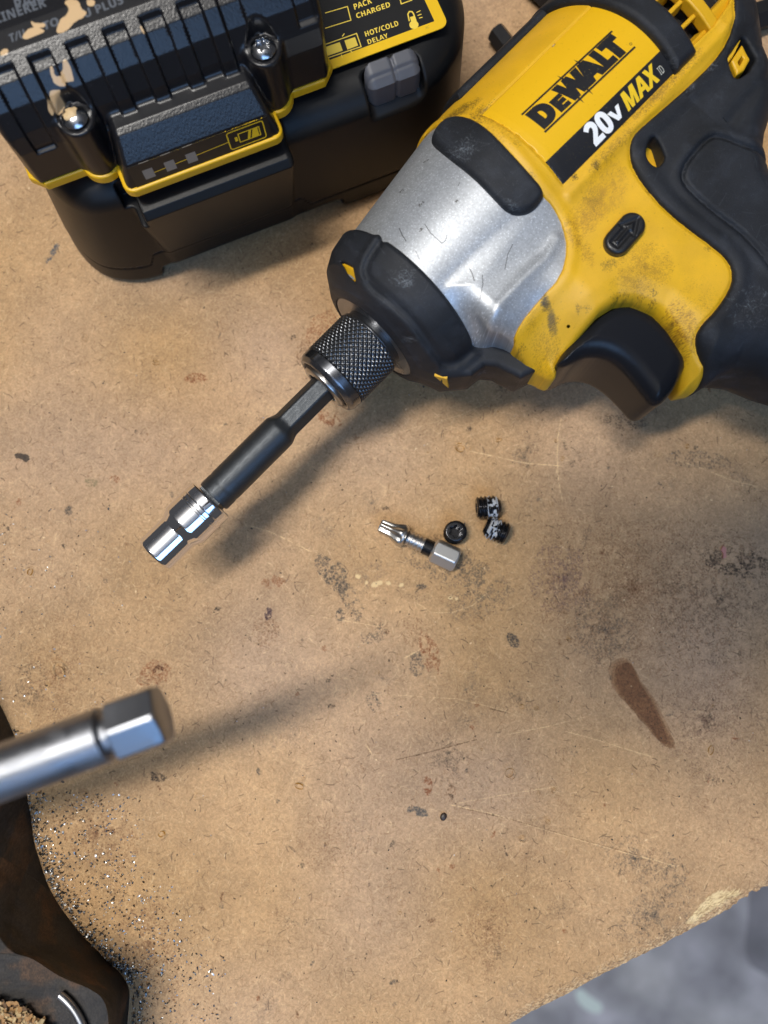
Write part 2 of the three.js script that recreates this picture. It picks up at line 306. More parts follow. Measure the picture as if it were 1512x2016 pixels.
for (const [x, y, r] of [[705, 1135, 5], [722, 1147, 3], [738, 1151, 7], [748, 1147, 5], [765, 1148, 4], [790, 1152, 4], [850, 1167, 5], [887, 1177, 4], [899, 1179, 3]]) stainAndShade(x, y, r, r * 0.8, 0, '214,184,134', 0.55, 10);
for (const [pts, light, w, a] of [
  [[[1105, 825], [1098, 860], [1097, 900], [1100, 950], [1107, 985]], 1, 1.6, 0.7], [[[925, 888], [980, 900], [1035, 912], [1110, 918]], 1, 1.6, 0.7], [[[760, 858], [830, 838], [905, 818], [985, 780]], 1, 1.2, 0.45],
  [[[490, 1034], [535, 1048], [575, 1068], [612, 1086]], 1, 1.6, 0.75], [[[825, 1190], [850, 1206], [890, 1206], [930, 1192], [958, 1168]], 1, 1.4, 0.5], [[[612, 1212], [680, 1222], [755, 1235]], 1, 1.2, 0.6],
  [[[780, 1496], [840, 1482], [900, 1466], [938, 1456]], 0, 1.6, 0.7], [[[735, 1366], [800, 1370], [900, 1376], [960, 1390], [1010, 1405]], 1, 1.2, 0.55], [[[965, 1395], [1000, 1404]], 0, 1.6, 0.6],
  [[[885, 1584], [960, 1600], [1060, 1630], [1180, 1665], [1330, 1705]], 1, 1.5, 0.6], [[[905, 1590], [1000, 1612], [1100, 1640], [1260, 1685]], 0, 1.3, 0.5], [[[900, 1582], [990, 1565], [1100, 1548]], 1, 1.2, 0.5],
  [[[1000, 1446], [1080, 1430], [1150, 1412]], 1, 1.4, 0.55], [[[1115, 1440], [1180, 1458], [1250, 1480], [1300, 1495]], 1, 1.4, 0.6], [[[1330, 905], [1390, 925], [1440, 945], [1490, 958]], 1, 1.5, 0.6], [[[1330, 1010], [1370, 1035], [1420, 1065], [1490, 1100]], 1, 1.0, 0.35],
  [[[1100, 905], [1095, 930]], 1, 2, 0.5], [[[1330, 1460], [1390, 1450]], 1, 1, 0.5], [[[600, 1510], [700, 1490]], 0, 1, 0.4], [[[797, 1295], [832, 1276]], 1, 2.4, 0.6], [[[720, 1465], [735, 1488]], 1, 1.8, 0.5], [[[570, 880], [640, 872]], 1, 1, 0.5], [[[800, 890], [860, 895]], 1, 1, 0.4],
  [[[1030, 1740], [1080, 1800]], 1, 1, 0.4], [[[1120, 1740], [1155, 1780]], 0, 1.4, 0.5], [[[1290, 1720], [1320, 1700]], 1, 1.2, 0.5], [[[1370, 1780], [1410, 1700]], 1, 1.0, 0.4]]) scratch(pts, light, w, a);
for (let k = 0; k < 70; k++) { const x = R(420, 1500), y = R(780, 1980), a = R(0, 6.28), l = R(15, 90); scratch([[x, y], [x + l * Math.cos(a), y + l * Math.sin(a)]], rnd() < 0.65, R(0.6, 1.1), R(0.15, 0.4)); }
for (let k = 0; k < 620; k++) { const [x, y] = onTable(R(0, 1512), R(0, 2016)); tc.fillStyle = rnd() < 0.8 ? `rgba(40,28,20,${R(0.5, 0.9)})` : `rgba(240,214,170,${R(0.5, 0.9)})`; tc.beginPath(); tc.ellipse(x, y, R(0.8, 2.6), R(0.6, 1.3), R(0, 3), 0, 6.283); tc.fill(); }

for (let k = 0; k < 900; k++) { const t = rnd(), [x, y] = onTable(1352 + 92 * t + R(-5, 5), 1816 - 58 * t - Math.pow(rnd(), 1.5) * 26 * Math.sin(3.14 * t) + 3), a = R(-0.9, 0.2), l = R(4, 14); tc.strokeStyle = rnd() < 0.75 ? `rgba(224,200,152,${R(0.3, 0.8)})` : 'rgba(128,96,58,0.4)'; tc.lineWidth = R(0.7, 1.6); tc.beginPath(); tc.moveTo(x, y); tc.lineTo(x + l * Math.cos(a), y + l * Math.sin(a)); tc.stroke(); }   // frayed pale fibres at the edge
for (let k = 0; k < 2600; k++) { const t = rnd(), [x, y] = onTable(1000 + 512 * t, 2016 - 266 * t - Math.pow(rnd(), 2) * 22), a = R(-1.2, 0.6), l = R(2, 8); tc.strokeStyle = rnd() < 0.5 ? `rgba(218,192,150,${R(0.15, 0.5)})` : `rgba(84,66,52,${R(0.15, 0.45)})`; tc.lineWidth = R(0.6, 1.4); tc.beginPath(); tc.moveTo(x, y); tc.lineTo(x + l * Math.cos(a), y + l * Math.sin(a)); tc.stroke(); }
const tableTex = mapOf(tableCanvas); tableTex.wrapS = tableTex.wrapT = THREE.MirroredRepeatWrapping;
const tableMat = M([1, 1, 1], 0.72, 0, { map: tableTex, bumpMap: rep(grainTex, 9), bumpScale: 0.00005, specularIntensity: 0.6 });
{
  const A = at(1000, 2016), B = at(1512, 1750), ex = B[0] - A[0], ez = B[2] - A[2], l = Math.hypot(ex, ez), e = [ex / l, ez / l], pts = [];
  for (let s = -500; s <= 600; s += (s > -30 && s < 120) ? 0.5 : 10) {     // the frayed front edge
    const chip = 1.1 * bump(s - 74, 6) * (0.6 + 0.8 * noise(s * 1.1, 4)), j = (noise(s / 1.1, 1) - 0.5) * 0.26 + (noise(s / 0.5, 8) - 0.5) * 0.18 + (noise(s / 9, 3) - 0.5) * 0.3 - chip;
    pts.push(new THREE.Vector2((A[0] + e[0] * s - e[1] * j) / 1000, -(A[2] + e[1] * s + e[0] * j) / 1000));
  }
  pts.push(new THREE.Vector2(0.75, 0.6), new THREE.Vector2(-0.55, 0.6), new THREE.Vector2(-0.55, -0.15));
  const g = new THREE.ExtrudeGeometry(new THREE.Shape(pts), { depth: 0.006, bevelEnabled: false });
  g.rotateX(-Math.PI / 2); g.translate(0, -0.006, 0);
  const p = g.attributes.position, u = g.attributes.uv;
  for (let k = 0; k < p.count; k++) u.setXY(k, (p.getX(k) * 1000 + TX) * TS / 1640, 1 - (p.getZ(k) * 1000 + TZ) * TS / 2048);
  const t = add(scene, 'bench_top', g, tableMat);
  t.userData = { label: 'stained tan hardboard bench top under the tools', category: 'bench top', kind: 'structure' };
}
const floorCanvas = canvas(1024, 1024), fc = floorCanvas.getContext('2d'), FO = at(1000, 1750, -900), FS = 1.6;   // canvas pixels per mm
{
  const im = fc.createImageData(1024, 1024), d = im.data;
  for (let y = 0; y < 1024; y++) for (let x = 0; x < 1024; x++) { const l = 0.80 + 0.62 * fbm(x / 70, y / 70, 5) + 0.12 * (hash(x, y) - 0.5), b = noise(x / 120 + 9, y / 120), k = (y * 1024 + x) * 4; d[k] = 152 * l; d[k + 1] = 149 * l; d[k + 2] = (146 + 6 * b) * l; d[k + 3] = 255; }
  fc.putImageData(im, 0, 0);
  const F = (px, py) => { const p = at(px, py, -900); return [(p[0] - FO[0]) * FS + 300, (p[2] - FO[2]) * FS + 300]; };
  fc.fillStyle = 'rgb(214,224,214)'; fc.beginPath(); smoothPts([[1132, 1950], [1146, 1946], [1158, 1958], [1172, 1968], [1186, 1976], [1186, 1994], [1168, 1996], [1146, 1984], [1134, 1968]], 2).forEach(([x, y], i) => { const q = F(x, y); i ? fc.lineTo(...q) : fc.moveTo(...q); }); fc.fill();
  fc.fillStyle = 'rgba(96,95,98,0.5)'; fc.beginPath(); smoothPts([[1470, 1690], [1700, 1640], [1700, 1980], [1512, 1925], [1462, 1890], [1475, 1800]], 2).forEach(([x, y], i) => { const q = F(x, y); i ? fc.lineTo(...q) : fc.moveTo(...q); }); fc.fill();
}
{
  const g = new THREE.PlaneGeometry(8, 8); g.rotateX(-Math.PI / 2); g.translate(0, -0.9, 0);
  const p = g.attributes.position, u = g.attributes.uv;
  for (let k = 0; k < p.count; k++) u.setXY(k, ((p.getX(k) * 1000 - FO[0]) * FS + 300) / 1024, 1 - ((p.getZ(k) * 1000 - FO[2]) * FS + 300) / 1024);
  const f = add(scene, 'floor', g, M([1, 1, 1], 0.8, 0, { map: mapOf(floorCanvas) }));
  f.userData = { label: 'grey worn concrete floor far below the bench', category: 'floor', kind: 'structure' };
}

// ------------------------------------------------------------------ materials of the tools
const grain = (r, s) => ({ bumpMap: rep(grainTex, r), bumpScale: s });
const rubberCanvas = canvas(1024, 1024), rb = rubberCanvas.getContext('2d');   // one tile is 100 mm: dusty, rubbed rubber
{
  const im = rb.createImageData(1024, 1024), d = im.data;
  for (let y = 0; y < 1024; y++) for (let x = 0; x < 1024; x++) { const k = (y * 1024 + x) * 4, f = fbm(x / 90, y / 90, 5), s = sst(0.52, 0.72, fbm(x / 46 + 7, y / 46 + 31, 4)), h = hash(x, y), l = 30 + 18 * (f - 0.45) + 7 * s * (0.4 + h) + 9 * (h - 0.5) + (h > 0.996 ? 45 : 0); d[k] = l; d[k + 1] = l * 1.08; d[k + 2] = l * 1.24; d[k + 3] = 255; }
  rb.putImageData(im, 0, 0);
  for (let k = 0; k < 420; k++) { const x = R(0, 1024), y = R(0, 1024), a = R(0, 6.3), l = R(4, 40); rb.strokeStyle = `rgba(112,116,120,${R(0.06, 0.3)})`; rb.lineWidth = R(0.6, 2); rb.beginPath(); rb.moveTo(x, y); rb.lineTo(x + l * Math.cos(a), y + l * Math.sin(a)); rb.stroke(); }
}
const matRubber = M([1, 1, 1], 0.52, 0, { ...grain(7, 0.00007), map: mapOf(rubberCanvas), roughnessMap: rep(wearTex, 2.2), ior: 1.36 }); matRubber.roughness = 0.8;
const matBlack = M([0.012, 0.0125, 0.014], 0.34, 0, grain(9, 0.00002));
const matPebble = M([0.014, 0.0145, 0.017], 0.36, 0, { bumpMap: rep(pebbleTex, 2.4), bumpScale: 0.00016 });
const matSteelBlack = M([0.055, 0.06, 0.066], 0.42, 0.75, { roughnessMap: rep(wearTex, 3), ...grain(6, 0.000015) }); matSteelBlack.roughness = 0.62;
const matChrome = M([0.86, 0.86, 0.88], 0.07, 1, {});
const matSteel = M([0.52, 0.53, 0.55], 0.3, 1, { roughnessMap: rep(wearTex, 2) }); matSteel.roughness = 0.5;
const matDarkSteel = M([0.10, 0.105, 0.115], 0.28, 0.9);
const matSilver = M([1, 1, 1], 0.44, 0.55, { bumpMap: rep(flakeTex, 2.6), bumpScale: 0.000012, clearcoat: 0.2, clearcoatRoughness: 0.4 });
const matYellowFlat = M([0.64, 0.355, 0.010], 0.42, 0, grain(6, 0.00003));

// ------------------------------------------------------------------ impact driver lying on its side
const AXH = 32;
const DF = new Frame([-2.72, AXH, -71.283], 46.127);               // nose of the gear housing, axis running away to the upper right
const D = DF.place(thing('impact_driver', 'yellow and black cordless impact driver lying on its side', 'impact driver'));
const dp = (px, py, w) => DF.plane(px, py, w);
const barrelProfile = poly([[1.5, -40], [1.5, 14], [3, 17], [7, 19.2], [12, 20.6], [44, 25.2], [52, 25.7], [106, 26], [113, 24], [118, 20], [121, 10], [121, -40]]);
const barrel = (u, w, v) => barrelProfile(u, Math.hypot(w, v)) - 1.3;
const slabPts = [[16, 10], [15.5, 22], dp(985, 700, 2), dp(1045, 735, 2), dp(1068, 752, 0), dp(1083, 748, 2),
  dp(1096, 716, 9), dp(1130, 668, 11), dp(1168, 624, 12), dp(1202, 603, 12), dp(1237, 600, 12), dp(1287, 617, 12), dp(1322, 651, 12), dp(1352, 702, 11), dp(1354, 742, 8), dp(1346, 768, 4),
  dp(1362, 772, 2), dp(1388, 742, 2), dp(1415, 735, 0), dp(1460, 742, 0), dp(1512, 766, 0), [71, 106], [88, 150], [126, 140], [112, 98], [103, 64], dp(1502, 350, 13), dp(1486, 308, 13), dp(1488, 276, 13), dp(1498, 236, 12), dp(1500, 205, 12), dp(1490, 168, 12), dp(1476, 130, 13), dp(1467, 70, 13), dp(1455, 10, 13), [119, -4], [90, 5]];
const wide = (f) => gridded(f, -12, -46, 160, 172);
const slabPoly = wide(poly(slabPts));
const slab = (u, w, v) => both(slabPoly(u, v), Math.abs(w) - mix(21.2, 16.5, sst(20, 66, v)) + 12 * sst(38, 19, u) * sst(20, 38, v) + 7 * sst(54, 68, v) * sst(52, 42, u), mix(4.5, 12, sst(40, 85, v + Math.max(0, u - 60) * 0.5)));
const base = (u, w, v) => join(barrel(u, w, v), slab(u, w, v), 3.5);
const hp = (list) => list.map((p) => (p.length === 3 ? [p[0], p[1]] : (([u, , v]) => [u, v])(DF.hit(base, p[0], p[1]))));   // pixels on the body to (u, v); a third entry marks plain (u, v)

const silverPoly = wide(poly(smoothPts(hp([[-8, -45, 1], [43, -45, 1], [43.5, -24, 1], [842, 262], [870, 246], [905, 240], [945, 252], [985, 285], [1030, 335], [1066, 384], [1088, 405], [1108, 445], [1117, 490], [1104, 545], [1062, 590], [1022, 640], [1003, 685], [19, 34, 1], [8, 45, 1], [-8, 45, 1]]), 1)));
const gripPts = smoothPts(hp([[1262, 252], [1240, 276], [1240, 318], [1262, 360], [1302, 408], [1350, 448], [1402, 486], [1434, 514], [1443, 545], [1434, 574], [1408, 612], [1378, 642], [1366, 668], [1372, 700], [1384, 730], [46, 72, 1], [50, 100, 1], [60, 170, 1], [150, 170, 1], [150, 20, 1], [136, -6, 1], [122.5, -6, 1], [121, 3, 1], [1446, 30], [1432, 84], [1400, 128], [1350, 176], [1300, 220]]), 1);
const gripPoly = wide(poly(gripPts));
const ventPoly = poly([[95.5, -45], [95.5, 11], [104, 11.3], [112, 9.8], [119, 6.4], [122.5, 3], [140, 0], [140, -45]]);
const ridge = wide(line([[49.5, 15.2], [70, 15], [83, 14.8], [93, 14.4], [104, 14.2], [112.5, 12.6], [119, 9.2], [124, 3]]));
const archLine = wide(line(slabPts.slice(5, 16)));
const labelEdge = (u, v) => Math.max(49.8 - u, u - 90.2, Math.abs(v + 0.2) - 13);
const holePoly = poly(smoothPts(hp([[1276, 276], [1290, 272], [1300, 296], [1308, 318], [1292, 336], [1276, 326], [1268, 308]]), 1));
const yellowBody = (u, w, v) => {
  const g = gripPoly(u, v), s = silverPoly(u, v);
  let off = 0.35 + 0.75 * bump(ridge(u, v) , 1.2) - 0.5 * bump(g, 0.5) - 0.45 * sst(0.5, -0.5, labelEdge(u, v)) * (w > 0 ? 1 : 0);
  off += 0.35 * bump(s - 1.6, 1.3) + 0.6 * bump(archLine(u, v), 1.6);
  return Math.max(both(both(base(u, w, v) - off, -s, 0.5), -ventPoly(u, v), 0.6), -(g + 3), w > 8 ? -holePoly(u, v) - 0.6 : -9);
};
const silverRidge = hp([[1098, 470], [1076, 505], [1030, 548], [985, 600], [962, 660]]);
const ridgeLine = line(silverRidge);
const BLO = [-10, -34, -34], BHI = [136, 34, 112];

// dirt on the yellow shell: grit and smears where the photograph shows them, printed over x and z
const shellCanvas = canvas(1400, 1100), sc = shellCanvas.getContext('2d'), SS = 10, SX = 10, SZ = 40;
sc.fillStyle = 'rgb(214,165,22)'; sc.fillRect(0, 0, 1400, 1100);
{
  const im = sc.getImageData(0, 0, 1400, 1100), d = im.data;
  for (let y = 0; y < 1100; y++) for (let x = 0; x < 1400; x++) { const k = (y * 1400 + x) * 4, l = 1 + 0.14 * (fbm(x / 60, y / 60, 4) - 0.47) + 0.05 * (hash(x, y) - 0.5), c = noise(x / 40, y / 40) * 14; d[k] *= l; d[k + 1] *= l; d[k + 2] = d[k + 2] * l + c; }
  sc.putImageData(im, 0, 0);
}
const onShell = (px, py) => { const [u, , v] = DF.hit(base, px, py); return [(u + SX) * SS, (v + SZ) * SS]; };
function grit(px, py, rx, ry, rot, n, rgb, alpha, smear = 0) {
  const [cx, cy] = onShell(px, py), k = SS / 9;
  for (let i = 0; i < n; i++) {
    const a = R(0, 6.283), r = Math.pow(rnd(), 0.7), x = Math.cos(a) * r * rx * k, y = Math.sin(a) * r * ry * k, X = cx + x * Math.cos(rot) - y * Math.sin(rot), Y = cy + x * Math.sin(rot) + y * Math.cos(rot);
    if (noise(X / 7, Y / 7) < 0.3 * rnd() + 0.2) continue;
    for (let q = 0; q < 2; q++) { sc.fillStyle = `rgba(${rgb},${alpha * R(0.2, 0.75)})`; sc.beginPath(); sc.ellipse(X + R(-7, 7), Y + R(-7, 7), R(0.5, 1.7) + 0.5 * smear * rnd(), R(0.4, 1.1), rot, 0, 6.3); sc.fill(); }
  }
}
const S45 = 0.75;
grit(905, 222, 46, 20, 0.4, 1100, '60,44,20', 0.75); grit(960, 222, 40, 26, 0.4, 700, '52,38,18', 0.7); grit(1000, 250, 60, 40, 0.3, 500, '120,84,10', 0.5, 4);
grit(1190, 380, 70, 40, -0.2, 1800, '146,106,44', 0.36, 3); grit(1150, 430, 60, 30, 0, 1200, '140,100,38', 0.45, 3); grit(1165, 395, 26, 20, 0, 400, '90,68,36', 0.4, 2); grit(1270, 525, 60, 50, 0.5, 2400, '104,74,22', 0.36);
grit(1250, 560, 60, 40, 0.2, 1200, '110,82,16', 0.4); grit(1380, 600, 50, 60, 0.1, 800, '128,98,20', 0.4); grit(1290, 190, 80, 12, 0, 800, '110,82,34', 0.5, 3); grit(1200, 300, 70, 10, 0, 600, '110,82,34', 0.5, 2); grit(1350, 130, 50, 10, 0, 400, '110,82,40', 0.5, 2);
grit(1071, 596, 5, 14, 0.5, 260, '66,56,36', 0.55, 4); grit(1085, 630, 5, 30, 0.4, 420, '104,84,44', 0.55, 6); grit(1045, 640, 30, 40, 0, 500, '130,98,20', 0.4); grit(1330, 665, 30, 60, 0.5, 900, '112,70,12', 0.6, 3); grit(1080, 700, 30, 40, 0, 700, '132,96,14', 0.45, 2);
grit(1200, 520, 20, 12, 0, 200, '60,50,20', 0.6); grit(1283, 580, 5, 3, 0.3, 40, '40,32,14', 0.9); grit(1130, 348, 5, 4, 0.3, 60, '50,38,18', 0.9); grit(1172, 328, 4, 7, 0.3, 60, '50,38,18', 0.9); grit(1140, 480, 16, 60, 0.3, 500, '124,88,20', 0.5, 2);
for (let k = 0; k < 46; k++) grit(R(880, 1430), R(180, 720), R(2, 8), R(1, 4), R(0, 3), 30, '84,62,24', 0.7);
for (let k = 0; k < 1500; k++) { sc.fillStyle = `rgba(90,66,20,${R(0.08, 0.4)})`; sc.fillRect(R(0, 1400), R(0, 1100), R(1, 4), R(1, 2)); }
const shellUV = (x, y, z) => [(x + SX) * SS / 1400, 1 - (z + SZ) * SS / 1100];
const matYellow = M([1, 1, 1], 0.46, 0, { map: mapOf(shellCanvas), bumpMap: rep(grainTex, 8), bumpScale: 0.00004 });

// flaked silver paint with nicks, printed over x and z like the shell's dirt
{
  const W = 900, H = 1000, S = 14, cv = canvas(W, H), c = cv.getContext('2d'), im = c.createImageData(W, H), d = im.data;
  for (let y = 0; y < H; y++) for (let x = 0; x < W; x++) { const k = (y * W + x) * 4, f = hash(x / 3 | 0, y / 3 | 0), g = noise(x / 4.5, y / 4.5), l = 170 + 22 * (g - 0.5) + (f > 0.95 ? 34 : 0) + 22 * (hash(x, y) - 0.5) + 14 * (fbm(x / 80, y / 80, 3) - 0.45); d[k] = l; d[k + 1] = l * 1.02; d[k + 2] = l * 1.045; d[k + 3] = 255; }
  c.putImageData(im, 0, 0);
  const Q = (px, py) => { const [u, , v] = DF.hit(base, px, py); return [(u + 4) * S, (v + 32) * S]; };
  const nick = (pts, w = 2.5, a = 0.75) => { c.strokeStyle = `rgba(46,44,44,${a})`; c.lineWidth = w; c.beginPath(); pts.forEach((p, i) => { const q = Q(...p); i ? c.lineTo(...q) : c.moveTo(...q); }); c.stroke(); };
  nick([[786, 448], [792, 462], [800, 474]]); nick([[836, 440], [848, 458], [870, 478], [878, 472], [880, 462]], 2); nick([[925, 528], [930, 538], [934, 552]]); nick([[950, 540], [951, 558], [945, 588]], 2); nick([[1010, 480], [1000, 500], [994, 530]], 2, 0.6); nick([[905, 358], [902, 365]], 2); nick([[818, 492], [826, 510]], 2, 0.5);
  for (const [x, y, r] of [[838, 316, 7], [790, 374, 8], [827, 400, 8], [827, 452, 6], [898, 395, 4], [870, 290, 6]]) { const q = Q(x, y); c.strokeStyle = c.fillStyle = 'rgba(70,66,62,0.8)'; c.lineWidth = 3; for (let k = 0; k < 16; k++) c.fillRect(q[0] + R(-r, r) * 1.2, q[1] + R(-r, r) * 0.7, R(1, 5), R(1, 3)); }
  for (let k = 0; k < 500; k++) { const x = R(0, W), y = R(0, H), a = R(0, 6.3), l = R(3, 16); c.strokeStyle = `rgba(${rnd() < 0.5 ? '235,236,240' : '90,92,96'},${R(0.15, 0.5)})`; c.lineWidth = R(0.6, 1.4); c.beginPath(); c.moveTo(x, y); c.lineTo(x + l * Math.cos(a), y + l * Math.sin(a)); c.stroke(); }
  matSilver.map = mapOf(cv);
}
const silverUV = (x, y, z) => [(x + 4) * 14 / 900, 1 - (z + 32) * 14 / 1000];
add(D, 'gear_housing', solid((u, w, v) => {
  let d = base(u, w, v) + 0.25 - 0.5 * bump(ridgeLine(u, v), 1.5) * (w > 0 ? 1 : 0);
  return Math.max(d, silverPoly(u, v) - 1.5, 3 - u);
}, [0, -34, -34], [52, 34, 42], 0.55, silverUV), matSilver);
const shell = add(D, 'motor_housing', solid(yellowBody, BLO, BHI, 0.55, shellUV), matYellow);

// printed label on the shell: laid out along the axis (u) and round it (arc)
const labelCanvas = canvas(1640, 1080), lc = labelCanvas.getContext('2d'), LS = 40, LU = 49, LA = -13.5;
const onLabel = (px, py) => { const [u, w, v] = DF.hit(base, px, py); return [(u - LU) * LS, (Math.atan2(v, w) * 27.3 - LA) * LS]; };
lc.fillStyle = 'rgb(223,174,22)'; lc.fillRect(0, 0, 1640, 1080);
const quadPath = (c, pts) => { c.beginPath(); pts.forEach((p, i) => (i ? c.lineTo(...p) : c.moveTo(...p))); c.closePath(); };
function textIn(c, text, BL, BR, TL, color, font = 'bold 100px sans-serif', fat = 0, cap = 73) {   // text whose baseline runs BL to BR and whose capitals reach TL
  c.save(); c.font = font; const w = c.measureText(text).width;
  c.setTransform((BR[0] - BL[0]) / w, (BR[1] - BL[1]) / w, (BL[0] - TL[0]) / cap, (BL[1] - TL[1]) / cap, BL[0], BL[1]);
  c.fillStyle = c.strokeStyle = color; c.textBaseline = 'alphabetic'; c.fillText(text, 0, 0);
  if (fat) { c.lineWidth = fat; c.lineJoin = 'miter'; c.strokeText(text, 0, 0); }
  c.restore();
}
{
  const L = onLabel, lerp2 = (a, b, t) => [mix(a[0], b[0], t), mix(a[1], b[1], t)];
  const s0 = L(1092, 301), s1 = L(1293, 107), s2 = L(1321, 146), s3 = L(1127, 342), e = 60;
  lc.fillStyle = 'rgb(30,31,35)'; quadPath(lc, [[-e, mix(s0[1], s1[1], 0) + 0], [1700, s1[1]], [1700, s2[1] + 140], [-e, s3[1] + 140]]); lc.fill();
  const a0 = L(1027, 227), a1 = L(1205, 62), b0 = L(1072, 261), b1 = L(1250, 93);
  lc.strokeStyle = 'rgb(32,31,32)'; lc.lineWidth = 20;
  for (const [p, q] of [[a0, a1], [b0, b1]]) { lc.beginPath(); lc.moveTo(...p); lc.lineTo(...q); lc.stroke(); }
  const bl = lerp2(lerp2(a0, b0, 0.87), lerp2(a1, b1, 0.87), 0.005), br = lerp2(lerp2(a0, b0, 0.87), lerp2(a1, b1, 0.87), 0.955), tl = lerp2(lerp2(a0, b0, 0.12), lerp2(a1, b1, 0.12), 0.005);
  const col = 'rgb(30,30,33)', along = (t0, t1, up) => [lerp2(bl, br, t0), lerp2(bl, br, t1), lerp2(lerp2(bl, br, t0), [tl[0] + (br[0] - bl[0]) * t0, tl[1] + (br[1] - bl[1]) * t0], up)];
  const put = (ch, t0, t1, up = 1) => { const [p, q, r] = along(t0, t1, up); textIn(lc, ch, p, q, r, col, 'bold 100px sans-serif', 12); };
  put('D', 0.0, 0.20); put('E', 0.205, 0.33, 0.66); put('W', 0.33, 0.575); put('A', 0.555, 0.735); put('L', 0.735, 0.865); put('T', 0.845, 1.0);
  lc.strokeStyle = col; lc.lineWidth = 3; const rg = L(1240, 90); lc.beginPath(); lc.arc(rg[0] + 14, rg[1] - 4, 13, 0, 6.3); lc.stroke(); lc.fillStyle = col; lc.font = 'bold 18px sans-serif'; lc.fillText('R', rg[0] + 8, rg[1] + 3);
  const m = (t, f) => lerp2(lerp2(s0, s3, f), lerp2(s1, s2, f), t);
  textIn(lc, '20', m(0.245, 0.88), m(0.45, 0.88), m(0.245, 0.06), 'rgb(232,234,236)', 'bold 100px sans-serif', 6);
  textIn(lc, 'V', m(0.455, 0.80), m(0.555, 0.80), m(0.455, 0.34), 'rgb(232,234,236)', 'bold 100px sans-serif', 5);
  textIn(lc, 'MAX', m(0.575, 0.82), m(0.90, 0.82), m(0.575, 0.14), 'rgb(228,190,40)', 'bold italic 100px sans-serif', 5);
  textIn(lc, 'ID', m(0.93, 0.74), m(0.975, 0.74), m(0.93, 0.40), 'rgb(190,190,180)', '100px sans-serif');
  for (let k = 0; k < 900; k++) { lc.fillStyle = rnd() < 0.5 ? `rgba(150,112,10,${R(0.1, 0.45)})` : `rgba(240,205,70,${R(0.1, 0.4)})`; lc.save(); lc.translate(R(0, 1640), R(0, 1080)); lc.rotate(R(0, 3)); lc.fillRect(0, 0, R(2, 26), R(1, 3.5)); lc.restore(); }
  for (let k = 0; k < 7; k++) { const [x, y] = lerp2(L(1150, 150), L(1215, 120), rnd()); lc.strokeStyle = `rgba(170,160,120,${R(0.3, 0.7)})`; lc.lineWidth = R(1, 3); lc.beginPath(); lc.moveTo(x + R(-14, 14), y + R(-12, 12)); lc.lineTo(x + R(-14, 14), y + R(-12, 12)); lc.stroke(); }
  const sp = L(1090, 90); lc.fillStyle = 'rgb(70,62,48)'; lc.beginPath(); lc.ellipse(sp[0], sp[1], 26, 11, -0.1, 0, 6.3); lc.fill(); lc.fillStyle = 'rgb(200,196,186)'; lc.beginPath(); lc.ellipse(sp[0], sp[1], 16, 6, -0.1, 0, 6.3); lc.fill();
  for (let k = 0; k < 60; k++) { const q = m(R(0, 1), R(0, 1.1)); lc.fillStyle = `rgba(120,120,124,${R(0.2, 0.6)})`; lc.fillRect(q[0], q[1], R(1, 7), R(1, 4)); }
}
const labelTex = mapOf(labelCanvas); labelTex.wrapS = labelTex.wrapT = THREE.ClampToEdgeWrapping;
add(shell, 'label', solid((u, w, v) => Math.max(base(u, w, v) - 0.14, -base(u, w, v) - 1.6, both(labelEdge(u, v) + 0.35, 3 - w, 0.5)), [46, 5, -18], [92, 30, 16], 0.4, (x, y, z) => [(x - LU) * LS / 1640, 1 - (Math.atan2(z, y) * 27.3 - LA) * LS / 1080]), M([1, 1, 1], 0.36, 0, { map: labelTex }));

// rubber on the body
const padPoly = poly(smoothPts(hp([[846, 284], [856, 258], [882, 238], [915, 236], [950, 252], [1000, 302], [1040, 345], [1072, 382], [1062, 404], [1038, 424], [1004, 424], [978, 400], [930, 350], [880, 312]]), 2));
add(D, 'front_pad', solid((u, w, v) => both(base(u, w, v) - 1.7, padPoly(u, v), 1.3), [26, 4, -26], [56, 32, 20], 0.4), matRubber);
const rearPts = smoothPts(hp([[1140, 10], [1162, 4], [1200, 14], [1250, 44], [1300, 84], [1338, 116], [1352, 134], [1334, 142], [1306, 136], [1270, 100], [1226, 58], [1180, 32]]).map(([u, v]) => [u, v]), 2);
const rearPad = (u, w, v) => both(barrel(u, w, v) - 2.3, Math.max(Math.abs(u - 92.6 + 0.004 * v * v) - 3.5, v - 13, -28 - v), 1.4);
add(D, 'rear_pad', solid((u, w, v) => Math.max(rearPad(u, w, v), -w - 18), [80, -25, -34], [102, 34, 20], 0.45), matRubber);
add(D, 'top_strip', solid((u, w, v) => both(barrel(u, w, v) - 2.0, Math.max(Math.hypot(w * 0.9, v + 31) - 15.5, 55 - u, u - 119), 1.4), [50, -20, -34], [124, 20, -12], 0.5), matRubber);

